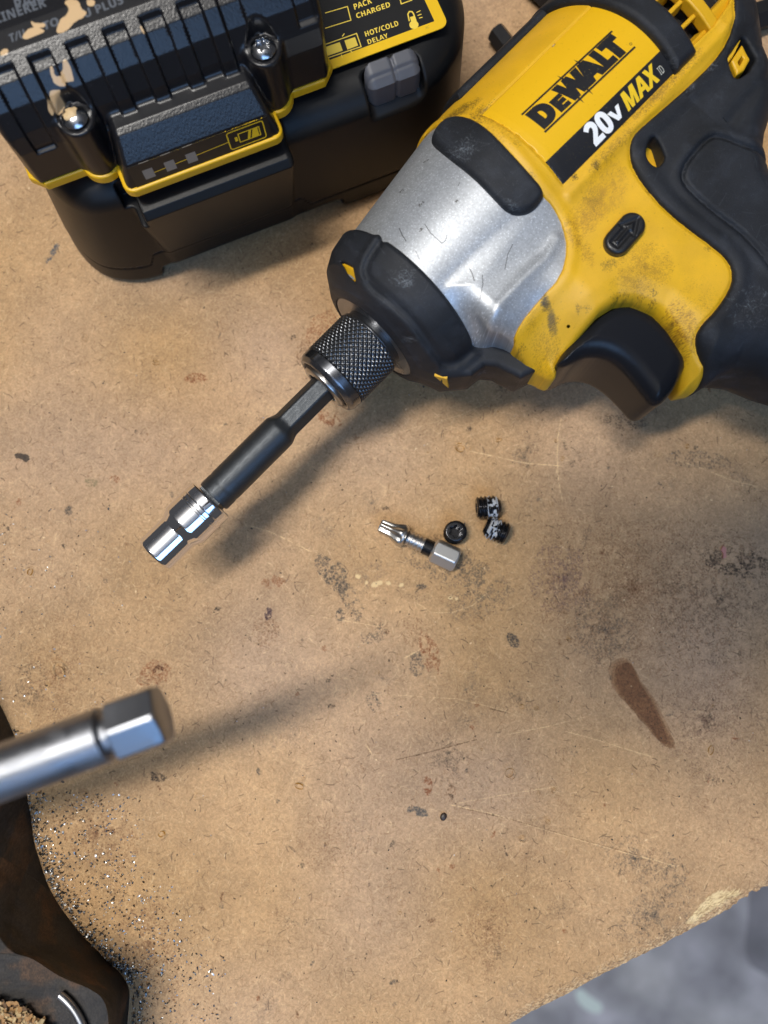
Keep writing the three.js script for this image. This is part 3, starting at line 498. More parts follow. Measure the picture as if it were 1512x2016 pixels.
const panelPts = smoothPts(hp([[1395, 272], [1420, 274], [1460, 292], [1520, 312], [100, 60, 1], [106, 100, 1], [95, 120, 1], [1540, 560], [1470, 470], [1400, 420], [1345, 370], [1338, 342], [1362, 306]]), 2), panelPoly = wide(poly(panelPts));
const lozPoly = poly(hp([[1460, 88], [1476, 120], [1464, 142], [1448, 152], [1437, 122]]));
const gripFold = line(hp([[1512, 152], [1480, 190], [1450, 222], [1432, 246]]));
add(D, 'grip', solid((u, w, v) => {
  const pp = panelPoly(u, v), off = 1.15 - 0.75 * bump(pp, 0.55) + 0.15 * sst(0, -1, pp) + 0.25 * bump(pp - 1.6, 1.2) - 0.6 * bump(gripFold(u, v), 1.5) * (u > 90 ? 1 : 0) + 0.35 * bump(gripPoly(u, v) + 2.2, 1.6);
  let d = both(base(u, w, v) - off, gripPoly(u, v), 1.1);
  d = both(d, -Math.max(holePoly(u, v), 11 - w), 0.6);
  return both(d, -Math.max(lozPoly(u, v) - 1, 8 - w), 0.6);
}, [44, -24, -12], [140, 25, 150], 0.62), matRubber);
add(D, 'grip_foot', solid((u, w, v) => both(Math.max(poly([[78, 130], [140, 112], [156, 150], [70, 172]])(u, v)), Math.abs(w) - 31.8, 5), [60, -34, 100], [165, 34, 180], 1.2), matBlack);
const loz = add(D, 'grip_window', solid((u, w, v) => both(both(base(u, w, v) - 0.75, lozPoly(u, v) + 0.1, 0.7), -Math.max(lozPoly(u, v) + 1.6, base(u, w, v) < -30 ? 1 : -base(u, w, v) - 2.5), 0.3), [100, 2, 4], [126, 24, 34], 0.3, shellUV), matYellowFlat);
add(D, 'grip_hole_insert', solid((u, w, v) => both(base(u, w, v) + 4.2, holePoly(u, v) - 0.5, 0.4), [62, 8, 12], [86, 24, 36], 0.4, shellUV), matYellowFlat);

// trigger and direction button
const trigPts = smoothPts([dp(1082, 742, 2), dp(1094, 716, 9), dp(1128, 664, 11), dp(1168, 618, 11), dp(1210, 596, 11), dp(1250, 596, 11), dp(1300, 622, 11), dp(1336, 660, 11), dp(1360, 706, 10), dp(1344, 745, 10), dp(1312, 790, 9), dp(1286, 798, 9), dp(1262, 768, 9), dp(1226, 728, 9), dp(1190, 706, 9), dp(1150, 705, 9), dp(1112, 728, 8)], 2);
const trigPoly = poly(trigPts);
add(D, 'trigger', solid((u, w, v) => both(trigPoly(u, v), Math.abs(w) - mix(13.6, 11, sst(38, 66, v)), 4.4), [12, -16, 26], [56, 16, 74], 0.45), M([0.009, 0.010, 0.013], 0.26, 0, { ...grain(8, 0.000012), ior: 1.3 }));
const btnC = DF.hit(base, 1226, 466), btnA = (([x, , z]) => Math.atan2(z - btnC[2], x - btnC[0]))(DF.hit(base, 1262, 425));
const btn2 = (u, v) => { const x = (u - btnC[0]) * Math.cos(btnA) + (v - btnC[2]) * Math.sin(btnA), y = -(u - btnC[0]) * Math.sin(btnA) + (v - btnC[2]) * Math.cos(btnA); return [x, y]; };
const arrowPoly = poly([[-4.0, -0.95], [0.6, -0.95], [0.6, -2.0], [4.6, 0], [0.6, 2.0], [0.6, 0.95], [-4.0, 0.95]]);
add(D, 'direction_button', solid((u, w, v) => { const [x, y] = btn2(u, v), c = Math.hypot(Math.max(Math.abs(x) - 2.7, 0), y) - 3.05; return both(c, w - btnC[1] - 2.3 + 0.4 * sst(0.35, -0.35, arrowPoly(x, y) - 0.3) * sst(-0.9, -0.3, arrowPoly(x, y)), 0.9) ; }, [btnC[0] - 9, btnC[1] - 3, btnC[2] - 9], [btnC[0] + 9, btnC[1] + 4, btnC[2] + 9], 0.22), matBlack);

// rubber nose boot with its lug, panel and two windows
const bootProfile = poly([[1.0, -40], [1.0, 13.2], [1.6, 15.2], [4.6, 19.4], [8, 21.3], [12, 22.1], [12, -40]]);
const lugPoly = poly([dp(870, 748, 4), dp(905, 740, 6), dp(930, 738, 6), dp(955, 718, 6), dp(980, 720, 6), dp(1026, 744, 6), dp(1062, 726, 6), dp(1056, 706, 6), dp(987, 682, 6), dp(940, 660, 6), [8, 12], [2.5, 14]]);
const bootPanel = poly(smoothPts([[752, 470], [722, 512], [716, 534], [728, 566], [770, 596], [810, 634], [850, 692], [874, 722], [900, 724], [936, 690]].map(([x, y]) => { const [u, , v] = DF.hit((a, b, c) => bootProfile(a, Math.hypot(b, c)) - 1.2, x, y); return [u, v]; }).concat([[30, 24], [30, -10]]), 1));
const windows = [[[671, 513], [694, 524], [700, 552], [686, 538]]];
const bootHit = (a, b, c) => bootProfile(a, Math.hypot(b, c)) - 1.2;
const bootWhole = (u, w, v) => {
  const pn = bootPanel(u, v);
  let d = bootHit(u, w, v) - (w > 0 ? 0.2 * sst(0.3, -0.6, pn) - 0.55 * bump(pn + 0.5, 0.8) + 0.55 * bump(pn - 1.3, 1.0) : 0);
  d = join(d, both(lugPoly(u, v), Math.abs(w + 0.5) - 6.8, 1.6), 2.2);
  return d;
};
const winPolys = windows.map((w) => poly(w.map(([x, y]) => { const [u, , v] = DF.hit(bootWhole, x, y); return [u, v]; })));
const boot = (u, w, v) => { let d = bootWhole(u, w, v); if (w > -9) for (const p of winPolys) d = both(d, -Math.max(p(u, v) - 0.1, -d - 2.0), 0.3); return d; };
add(D, 'nose_boot', solid((u, w, v) => Math.max(boot(u, w, v), 13 - Math.hypot(w, v) > 0 ? 13 - Math.hypot(w, v) : -1), [-2, -25, -25], [26, 25, 44], 0.4), matRubber);
for (const p of winPolys) add(D, 'boot_window', solid((u, w, v) => Math.max(both(bootWhole(u, w, v) + 0.8, p(u, v) - 0.5, 0.3), -w - 9), [-2, -11, -26], [22, 24, 42], 0.3, shellUV), matYellowFlat);

{ // the second window, a yellow sliver in the boot's steep flank
  const a = [[856, 735], [881, 741], [884, 759]].map(([x, y]) => new THREE.Vector3(...DF.hit(bootWhole, x, y))), n = new THREE.Vector3().subVectors(a[1], a[0]).cross(new THREE.Vector3().subVectors(a[2], a[0])).normalize(); if (n.y < 0) n.negate();
  const P = []; for (const k of [0.7, -1.2]) for (const p of a) P.push(...p.clone().addScaledVector(n, k).multiplyScalar(0.001).toArray());
  const g = new THREE.BufferGeometry(); g.setAttribute('position', new THREE.Float32BufferAttribute(P, 3)); g.setAttribute('uv', new THREE.Float32BufferAttribute(new Array(12).fill(0.5), 2)); g.setIndex([0, 2, 1, 3, 4, 5, 0, 1, 4, 0, 4, 3, 1, 2, 5, 1, 5, 4, 2, 0, 3, 2, 3, 5]);
  const f = g.toNonIndexed(); f.computeVertexNormals(); add(D, 'boot_window', f, matYellowFlat);
}
// rubbed, pale places on the rubber, where the photograph shows them
function rubbed(f, px, py, rx, ry, n) { const [x, y, z] = DF.hit(f, px, py), cx = ((x + 0.55 * y) / 100 % 1 + 1) % 1 * 1024, cy = ((1 - (z - 0.8 * y) / 100) % 1 + 1) % 1 * 1024; for (let k = 0; k < n; k++) { const a = R(0, 6.3), r = Math.pow(rnd(), 0.7), X = cx + Math.cos(a) * r * rx, Y = cy + Math.sin(a) * r * ry, l = R(2, 12), t = R(0, 6.3); rb.strokeStyle = `rgba(128,136,142,${R(0.08, 0.4)})`; rb.lineWidth = R(0.8, 2); rb.beginPath(); rb.moveTo(X, Y); rb.lineTo(X + l * Math.cos(t), Y + l * Math.sin(t)); rb.stroke(); } }
rubbed(bootWhole, 790, 545, 34, 26, 120); rubbed(bootWhole, 800, 560, 16, 12, 90); rubbed(base, 905, 290, 40, 24, 170); rubbed(base, 1005, 400, 10, 30, 60); rubbed(bootWhole, 945, 735, 14, 20, 90); rubbed(bootWhole, 700, 620, 16, 40, 80); rubbed(base, 1395, 130, 20, 12, 60); rubbed(base, 1470, 600, 60, 60, 220); rubbed(base, 1355, 170, 16, 10, 50);
matRubber.map.needsUpdate = true;

// vented motor end
const black = M([0.01, 0.01, 0.011], 0.5);
add(D, 'vent_core', solid((u, w, v) => Math.max(Math.hypot(w, v) - 20.5 - 0.9 * sst(0.2, -0.2, Math.sin(u * 1.4)), 94 - u, u - 119), [92, -24, -24], [121, 24, 24], 0.7), black);
const matVent = matYellowFlat;
add(D, 'vent_ring', solid((u, w, v) => { const r = Math.hypot(w, v); return both(Math.abs(u - 104.6) - 1.6, Math.abs(r - 25.2) - 1.8, 0.5); }, [101, -28, -28], [108, 28, 15], 0.4), matVent);
for (let k = 0; k < 14; k++) { const a = (-98 + k * 10.2) * Math.PI / 180; add(D, 'vent_slat', solid((u, w, v) => box(u - 99.8, w * Math.cos(a) + v * Math.sin(a) - 23.4, -w * Math.sin(a) + v * Math.cos(a), 4.4, 2.2, 0.55, 0.25), [94, Math.cos(a) * 23 - 5, Math.sin(a) * 23 - 5], [106, Math.cos(a) * 23 + 5, Math.sin(a) * 23 + 5], 0.4), matVent); }
for (const deg of [-96, -66, -36, -6, 24]) { const a = deg * Math.PI / 180; add(D, 'vent_spoke', solid((u, w, v) => box(u - 111.5, w * Math.cos(a) + v * Math.sin(a) - 23.6 + Math.max(0, u - 106) * 0.12, -w * Math.sin(a) + v * Math.cos(a), 6.4, 1.6, 2.3, 0.6), [103, Math.cos(a) * 23 - 6, Math.sin(a) * 23 - 6], [119, Math.cos(a) * 23 + 6, Math.sin(a) * 23 + 6], 0.4), matVent); }
add(D, 'end_cap', solid((u, w, v) => both(Math.max(116 - u, u - 122.5), Math.abs(Math.hypot(w, v) - 16) - 8.5 + (u - 116) * 0.6, 1.5), [114, -27, -27], [125, 27, 20], 0.6), matVent);

// ------------------------------------------------------------------ chuck: washer, knurled collar, and the bits in it
add(D, 'nose_washer', soft([[2, 13.4], [0.4, 13.3], [-0.1, 12.7], [0.5, 11.2], [0.5, 6]], 0.3), M([0.30, 0.295, 0.29], 0.5, 0.85, { roughnessMap: rep(wearTex, 1), bumpMap: grainTex, bumpScale: 0.00003 }));
add(D, 'collar_ring', soft([[1.5, 8.6], [-1.3, 8.6], [-1.5, 8.2], [-1.5, 7]], 0.2), matDarkSteel);
{
  const xs = []; for (let x = -13.9; x <= -1.65; x += 0.16) xs.push(x);
  const nk = 38, tri = (t) => 1 - Math.abs(2 * (t - Math.floor(t)) - 1), pitch = 2 * Math.PI * 9.3 / nk;
  const collar = add(D, 'collar', turned(xs, (x, a) => 9.35 - 0.36 + 0.8 * Math.min(0.6, tri(x / pitch / 1.0 + a / (2 * Math.PI) * nk) * tri(x / pitch - a / (2 * Math.PI) * nk) ** 1), nk * 8), matDarkSteel);
  add(collar, 'front_band', soft([[-13.85, 9.0], [-14.1, 9.42], [-16.4, 9.3], [-17.6, 8.5], [-17.6, 7.6], [-16.6, 7.2], [-13, 7.2]], 0.35), M([0.16, 0.165, 0.18], 0.36, 0.95, { roughnessMap: rep(wearTex, 1) }));
  add(collar, 'rear_band', soft([[-1.7, 8.9], [-1.5, 9.2], [-0.9, 9.1], [-0.9, 8]], 0.2), matDarkSteel);
  add(collar, 'inner_sleeve', soft([[-13, 6.6], [-18.2, 6.5], [-18.6, 5.9], [-18.6, 4.6], [-14, 4.2]], 0.3), M([0.42, 0.41, 0.40], 0.3, 1, {}));
  add(collar, 'sleeve_floor', turned([[-15, 8.5], [-15, 3]], null, 48), black);
}
const E = DF.place(thing('drive_extension', 'black steel hex-shank extension gripped in the impact driver collar', 'extension bar'));
const hexR = (a, af = 6.35, rot = 0) => { const k = Math.PI / 3, t = ((a + rot) % k + k) % k - k / 2; return af / 2 / Math.cos(t); };
{
  const xs = []; for (let x = -12; x >= -57.4; x -= 0.5) xs.push(x); xs.reverse();
  const rr = (x, a) => { const hex = Math.min(hexR(a, 6.5, 0.42), 3.62), t = sst(-34.2, -31.2, x); let r = mix(4.5, hex, t); if (x < -56.6) r -= (-56.6 - x) * 0.5; r -= 0.14 * bump(x + 53.4, 0.35); return r; };
  const shank = turned(xs, rr, 180);
  const tip = turned([[-57, 0.1], [-57, 4.2]], null, 48);
  add(E, 'shank', mergeGeometries([shank, tip]), matSteelBlack);
  const sq = new THREE.BoxGeometry(0.009, 0.0062, 0.0062); sq.translate(-0.0605, 0, 0); add(E, 'square_drive', sq, matSteelBlack);
}
const K = DF.place(thing('socket', 'small polished chrome socket on the end of the black extension', 'socket'));
add(K, 'body', soft([[-57.6, 3.3], [-57.6, 5.5], [-58.0, 6.2], [-60.4, 6.25], [-60.55, 6.1], [-60.7, 6.25], [-66.8, 6.25], [-68.8, 5.25], [-69.1, 5.12], [-76.6, 5.12], [-77.1, 4.85], [-77.1, 4.2], [-76.4, 3.9]], 0.35), matChrome);
add(K, 'hex_bore', turned([[-77.0, 4.15], [-70, 3.7], [-70, 0.1]], null, 6), M([0.25, 0.25, 0.26], 0.3, 1));
add(K, 'ball_groove', soft([[-61.6, 6.24], [-61.8, 6.32], [-62.2, 6.32], [-62.4, 6.24]], 0.05), matChrome);

// ------------------------------------------------------------------ charger, and the battery pack sitting on it
const CF = new Frame([-57.35, 0, -100.78], 22.3);                  // x along the front, y up, z towards the viewer
const C = CF.place(thing('battery_charger', 'black plastic battery charger with a yellow edged label', 'battery charger'));
const font = await new FontLoader().loadAsync('fonts/droid/droid_sans_bold.typeface.json');
const rbox2 = (x, y, hx, hy, r) => { const a = Math.abs(x) - hx + r, b = Math.abs(y) - hy + r; return Math.hypot(Math.max(a, 0), Math.max(b, 0)) + Math.min(Math.max(a, b), 0) - r; };
const seamY = (x) => 9.5 + 4.5 * sst(-9, -6.5, x) - 4.5 * sst(38, 41, x);
const bulgeProfile = poly([[-2.6, 41.6], [-1.2, 43.4], [9, 45.6], [14, 45.6], [14, -1], [5.2, -1], [4.0, 12]]);      // (q, y): the lip under the pack's gauge
const chargerBody = (x, y, z) => {
  const q = -z, lower = y < seamY(x) ? 1 : 0;
  let plan = rbox2(x - 32, q - 62, 64.5 - 0.035 * y, 57.6 - 0.02 * y, 25);
  let d = both(plan, Math.abs(y - 23) - 23, 8 - 5 * sst(20, 4, y));
  d = both(d, (y - 47.5) * 0.94 - (q - 12) * 0.34, 6);             // the top falls towards the front
  d = both(d, -x - 34 + 0.23 * y, 12);
  const bulge = both(bulgeProfile(q, y), Math.abs(x - 16.3) - 21 + 0.12 * (44 - y) * 0.4, 1.6);
  d = join(d, bulge, 1.2);
  const sy = seamY(x), sd = Math.abs(y - sy);
  d += 0.55 * bump(sd, 0.42) + 0.25 * sst(sy + 0.3, sy - 0.3, y);
  d = both(d, -both(Math.abs(x - 22) - 28.6, Math.max(y - 5.5, q - 16), 1.5), 1.2);            // raised belly between the feet
  d = both(d, -both(Math.abs(x + 4.6) - 1.9, Math.max(38 - y, q - 9), 0.6), 0.5);              // slot left of the lip
  const px = Math.abs(x - 68.3) - 7.7;                             // pocket of the indicator lens
  d = both(d, -both(px, Math.max((q - 12.8), (32.5 - y) + Math.max(0, q - 1) * 0.82), 2), 0.8);
  return d;
};
const chargerMat = M([0.0075, 0.0078, 0.0086], 0.36, 0, { ior: 1.3, bumpMap: rep(grainTex, 8), bumpScale: 0.000022 });
const body = add(C, 'case', solid(chargerBody, [-38, -2, -124], [102, 50, 6], 0.62), chargerMat);
const lensMat = M([0.10, 0.105, 0.125], 0.5, 0, { transmission: 0.35, thickness: 0.004, ior: 1.5, attenuationColor: new THREE.Color(0.55, 0.6, 0.7), attenuationDistance: 0.012 });
add(C, 'indicator_lens', solid((x, y, z) => { const q = -z; let d = both(Math.abs(x - 68.3) - 7.3, Math.max(q - 12.6, 7.2 - q, y - 47.2 - (q - 12) * 0.34 + Math.max(0, 9.8 - q) * 0.5, 38 - y), 2.4); return d + 0.5 * bump(x - 68.6, 0.5) + 0.25 * bump(q - 9.4, 0.4); }, [58, 36, -15], [79, 50, -5], 0.35), lensMat);
{ // raised letters on the sloping front
  const p = CF.hit(chargerBody, 664, 224), a = CF.hit(chargerBody, 612, 246), b = CF.hit(chargerBody, 716, 203), e = 0.2, g = [0, 1, 2].map((k) => { const s = [0, 0, 0]; s[k] = e; return chargerBody(p[0] + s[0], p[1] + s[1], p[2] + s[2]) - chargerBody(p[0] - s[0], p[1] - s[1], p[2] - s[2]); });
  const X = new THREE.Vector3(b[0] - a[0], b[1] - a[1], b[2] - a[2]), len = X.length(), Z = new THREE.Vector3(...g).normalize(); X.addScaledVector(Z, -X.dot(Z)).normalize(); const Y = new THREE.Vector3().crossVectors(Z, X);
  const t = new TextGeometry('DEWALT', { font, size: 2.7, depth: 0.35, curveSegments: 4, bevelEnabled: false });
  t.computeBoundingBox(); const w = t.boundingBox.max.x; t.translate(-w / 2, -1.3, 0); t.scale(len / w / 1000, 0.001, 0.001);
  const m = add(C, 'raised_lettering', t, matBlack);
  m.matrix.makeBasis(X, Y, Z).setPosition(p[0] / 1000, p[1] / 1000, p[2] / 1000); m.matrix.decompose(m.position, m.quaternion, m.scale);
}
// printed label on the charger's top
{
  const h = 47.3, S = 22, x0 = 34, z1 = -14.4, W = 51.4, H = 44, cv = canvas(Math.round(W * S), Math.round(H * S)), c = cv.getContext('2d');
  const L = (px, py) => { const [x, z] = CF.plane(px, py, h); return [(x - x0) * S, (z - z1 + H) * S]; };
  c.fillStyle = 'rgb(219,176,24)'; c.fillRect(0, 0, cv.width, cv.height);
  c.fillStyle = 'rgb(22,22,23)'; c.beginPath(); c.roundRect(-60, -60, cv.width + 60 - 2.9 * S, cv.height + 60 - 2.5 * S, 6); c.fill();
  const Y = 'rgb(226,196,74)', F = 'bold 100px sans-serif', T = (s, a, b, t) => textIn(c, s, L(...a), L(...b), L(...t), Y, F, 0);
  T('PACK', [697, 20], [733, 6], [694, 9]); T('CHARGED', [702, 37], [770, 13], [699, 27]);
  T('HOT/COLD', [719, 73], [786, 50], [716, 63]); T('DELAY', [724, 88], [765, 74], [721, 79]);
  c.strokeStyle = Y; c.lineWidth = 0.28 * S;
  const P = (pts, close, fill) => { c.beginPath(); pts.forEach((p, i) => { const q = L(...p); i ? c.lineTo(...q) : c.moveTo(...q); }); if (close) c.closePath(); fill ? (c.fillStyle = Y, c.fill()) : c.stroke(); };
  P([[640, 26], [684, 13], [691, 40], [640, 56]]); P([[640, 88], [702, 66], [711, 92], [640, 116]]); P([[678, 80], [699, 73], [705, 90], [684, 98]], 1, 1); P([[640, 93], [669, 83], [675, 100], [640, 112]], 1, 1);
  P([[674, 72], [678, 66]]); P([[672, 108], [674, 114]]); P([[690, 100], [694, 104]]); P([[788, 0], [790, 8], [812, 0]]);
  c.lineWidth = 0.34 * S; P([[806, 42], [803, 28], [806, 23], [811, 23], [814, 27], [819, 41]]); { const q = L(815, 49); c.fillStyle = Y; c.beginPath(); c.arc(q[0], q[1], 1.15 * S, 0, 6.3); c.fill(); } P([[807, 34], [817, 31], [821, 45], [811, 48]], 1, 1);
  c.lineWidth = 0.24 * S; for (const [a, b] of [[[820, 25], [828, 21]], [[822, 31], [830, 28]], [[825, 36], [832, 34]]]) P([a, b]);
  c.save(); textIn(c, 'XC', L(838, 58), L(846, 55), L(837, 53), 'rgb(150,132,60)', '100px sans-serif'); c.restore();
  const sh = new THREE.Shape(), r = 2.6; sh.moveTo(0, 0); sh.lineTo(W - r, 0); sh.quadraticCurveTo(W, 0, W, r); sh.lineTo(W, H); sh.lineTo(0, H); sh.closePath();
  const g = new THREE.ExtrudeGeometry(sh, { depth: 0.25, bevelEnabled: false, curveSegments: 8 }), p = g.attributes.position, u = g.attributes.uv;
  for (let k = 0; k < p.count; k++) u.setXY(k, p.getX(k) / W, p.getY(k) / H);
  g.rotateX(-Math.PI / 2); g.translate(x0, h - 0.2, z1); g.scale(0.001, 0.001, 0.001);
  const t = mapOf(cv); t.wrapS = t.wrapT = THREE.ClampToEdgeWrapping;
  add(C, 'label', g, M([1, 1, 1], 0.4, 0, { map: t }));
}

const B = CF.place(thing('battery_pack', 'black ribbed battery pack with a yellow band seated on the charger', 'battery pack'));
const packProfile = poly([[10.6, 50.2], [10.6, 61], [11.6, 65], [14.2, 70], [17.6, 73.6], [22, 75.6], [27, 76.2], [98, 76.2], [98, 50.2]]);
const gaugeProfile = poly([[1.2, 49.9], [2.4, 56.8], [3.2, 57.7], [6.6, 61.4], [8, 62], [16, 62.4], [16, 49.9]]);
const channels = [-15.6, -7.4, 0.8, 9.0, 17.2, 25.4, 33.6, 49.2];
const chan = (x) => { let m = 0; for (const c of channels) m = Math.max(m, sst(2.55, 2.15, Math.abs(x - c))); return m; };
const pack = (x, y, z) => {
  const q = -z;
  const cham = (Math.abs(x - 15) - 38.5 + (12.8 - q)) * 0.7071;    // chamfered front corners
  let d = both(Math.max(packProfile(q, y), cham), Math.abs(x - 15) - 38.4 + 0.035 * (y - 50), 2.2);
  d += 0.95 * chan(x) * sst(20.6, 19.9, q) * sst(59.4, 60, y) * (y > 58 ? 1 : 0) * sst(x > 45 ? 66 : 0, (x > 45 ? 66 : 0) + 0.6, y);
  for (const cx of [-6.4, 37.6]) d = join(d, both(Math.hypot(x - cx, q - 11.2) - 4.1, y - 65.2, 0.6), 1.6);
  d = join(d, both(gaugeProfile(q, y), Math.abs(x - 16.4) - 19.6 + 0.25 * (y - 50), 1.3), 1.0);
  for (const cx of [-6.4, 37.6]) d = both(d, -Math.max(Math.hypot(x - cx, q - 11.2) - 3.75, 65.6 - y), 0.3);
  return d;
};
// tan smears of dried glue and the rubbed print, over x and z
const packCanvas = canvas(1280, 900), pc = packCanvas.getContext('2d'), PS = 14, PX = 28, PZ = 60;
pc.fillStyle = 'rgb(23,23,26)'; pc.fillRect(0, 0, 1280, 900);
const onPack = (px, py) => { const [x, , z] = CF.hit(pack, px, py); return [(x + PX) * PS, (z + PZ) * PS]; };
function smear(pts, col = 'rgb(196,164,122)') { pc.fillStyle = col; pc.beginPath(); smoothPts(pts.map(([x, y]) => onPack(x, y)), 2).forEach(([x, y], i) => { x += R(-1, 1); y += R(-1, 1); i ? pc.lineTo(x, y) : pc.moveTo(x, y); }); pc.fill(); }
{
  const rows = [['PAREN', [30, 22], [118, -12], [24, 0]], ['CINERER', [-10, 48], [92, 12], [-16, 30]], ['T/U', [20, 84], [52, 72], [16, 68]], ['U PLUS', [166, 36], [245, 6], [160, 20]], ['TO', [86, 60], [118, 48], [82, 44]]];
  for (const [s, a, b, t] of rows) textIn(pc, s, onPack(...a), onPack(...b), onPack(...t), 'rgb(88,92,98)', 'bold 100px sans-serif', 3);
}
smear([[58, 40], [66, 56], [90, 54], [88, 44], [72, 46]]); smear([[42, 76], [50, 60], [66, 52], [86, 58], [88, 64], [70, 70], [54, 78]]); smear([[110, 66], [114, 48], [120, 36], [132, 30], [136, 14], [124, 4], [140, -4], [156, 2], [160, 18], [172, 24], [166, 34], [148, 42], [138, 56], [124, 66]]);
smear([[168, 0], [186, -2], [188, 10], [174, 14]]); smear([[0, 100], [14, 94], [18, 106], [0, 112]]);
smear([[96, 132], [104, 130], [108, 150], [118, 150], [124, 140], [124, 118], [130, 116], [140, 134], [146, 158], [140, 162], [112, 170], [104, 160]]); smear([[96, 178], [120, 176], [122, 192], [128, 206], [124, 220], [112, 226], [104, 232], [94, 216], [100, 198]]); smear([[274, 52], [278, 50], [286, 66], [283, 68]]);
for (let k = 0; k < 260; k++) { pc.fillStyle = `rgba(120,122,128,${R(0.08, 0.35)})`; pc.fillRect(R(0, 1280), R(300, 900), R(1, 5), R(1, 4)); }
const packBump = (() => { const W = 1280, H = 900, d = new Uint8Array(W * H * 4); for (let y = 0; y < H; y++) for (let x = 0; x < W; x++) { const q = PZ - (H - 1 - y) / PS, m = Math.max(sst(13.6, 15.5, q) * sst(23.5, 21.5, q), sst(8.6, 7.4, q) * sst(1.6, 2.6, q), 0.10), k = (y * W + x) * 4, v = 128 + 127 * m * (0.9 * noise(x / 4.2, y / 4.2) + 0.5 * noise(x / 2.4 + 9, y / 2.4) - 0.7); d[k] = d[k + 1] = d[k + 2] = v; d[k + 3] = 255; } const t = new THREE.DataTexture(d, W, H); t.magFilter = THREE.LinearFilter; t.needsUpdate = true; return t; })();
const packUV = (x, y, z) => [(x + PX) * PS / 1280, 1 - (z + PZ) * PS / 900];
const shell2 = add(B, 'case', solid(pack, [-27, 48, -101], [57, 79, 3], 0.5, packUV), M([1, 1, 1], 0.3, 0, { map: mapOf(packCanvas), bumpMap: packBump, bumpScale: 0.00006, specularIntensity: 0.8 }));
const bandPlan = (x, q) => Math.min(Math.max(rbox2(x - 15, q - 54, 38.6, 43.6, 1), (Math.abs(x - 15) - 38.6 + (13.4 - q)) * 0.7071), rbox2(x - 16.4, q - 10, 20.0, 9.4, 2.5), Math.hypot(x + 6.4, q - 11.2) - 4.5, Math.hypot(x - 37.6, q - 11.2) - 4.5);
add(B, 'yellow_band', solid((x, y, z) => both(bandPlan(x, -z) - 0.25, Math.abs(y - 48.9) - 1.35, 0.5), [-28, 45, -101], [58, 52, 3], 0.42, SKEW), M([0.68, 0.39, 0.008], 0.34, 0, {}));
for (const [cx, filled] of [[-6.4, 1], [37.6, 0]]) {               // dome-headed screws
  const f = (x, y, z) => { const r = Math.hypot(x - cx, z + 11.2), a = Math.atan2(z + 11.2, x - cx); let d = both(Math.hypot(r, (y - 62.2) * 0.86) - 4.25, 65.6 - y, 0.2); if (!filled) d = Math.max(d, -Math.max(r - 1.45 - 0.22 * Math.cos(6 * a), 66.0 - y)); return d; };
  const s = add(B, 'screw', solid(f, [cx - 5, 65, -16.5], [cx + 5, 69, -6], 0.2), M([0.42, 0.43, 0.45], 0.2, 1));
  if (filled) add(s, 'glue_plug', solid((x, y, z) => Math.hypot(x - cx + 0.2, (y - 66.5) * 2.2, z + 11.4) - 1.5 - 0.5 * noise(x * 1.3, z * 1.3), [cx - 4, 65, -15], [cx + 4, 69, -8], 0.25), M([0.56, 0.40, 0.21], 0.6));
}
{ // gauge window on the front: charge squares, the line and the battery sign
  const W = 34.4, H = 6.2, S = 30, cv = canvas(Math.round(W * S), Math.round(H * S)), c = cv.getContext('2d'), w = cv.width, h = cv.height, Y = 'rgb(222,182,30)';
  c.fillStyle = 'rgb(30,27,24)'; c.fillRect(0, 0, w, h);
  c.strokeStyle = Y; c.lineWidth = 6; c.beginPath(); c.moveTo(0.10 * w, 0.62 * h); c.lineTo(0.70 * w, 0.50 * h); c.stroke();
  c.fillStyle = 'rgb(128,122,114)'; for (const t of [0.08, 0.235, 0.39]) c.fillRect(t * w, 0.34 * h, 0.072 * w, 0.46 * h);
  c.lineWidth = 9; c.beginPath(); c.roundRect(0.70 * w, 0.10 * h, 0.26 * w, 0.80 * h, 18); c.fillStyle = 'rgb(24,22,20)'; c.fill(); c.stroke();
  c.lineWidth = 8; c.strokeRect(0.775 * w, 0.30 * h, 0.15 * w, 0.40 * h); c.fillStyle = Y; c.fillRect(0.745 * w, 0.40 * h, 0.02 * w, 0.2 * h);
  quadPath(c, [[0.83 * w, 0.68 * h], [0.85 * w, 0.32 * h], [0.87 * w, 0.32 * h], [0.85 * w, 0.68 * h]]); c.fill(); quadPath(c, [[0.86 * w, 0.68 * h], [0.88 * w, 0.32 * h], [0.915 * w, 0.32 * h], [0.915 * w, 0.68 * h]]); c.fill();
  const g = new THREE.BoxGeometry(W / 1000, H / 1000, 0.0003); const t = mapOf(cv); t.wrapS = t.wrapT = THREE.ClampToEdgeWrapping;
  const m = add(B, 'gauge_window', g, M([1, 1, 1], 0.35, 0, { map: t })); m.position.set(0.0164, 0.05335, -0.00172); m.rotation.x = -0.17;
}

// ------------------------------------------------------------------ small things on the bench
function hexPrism(pts, af, rot = 0, seg = 6) { return turned(pts.map(([x, r]) => [x, r]), null, seg); }
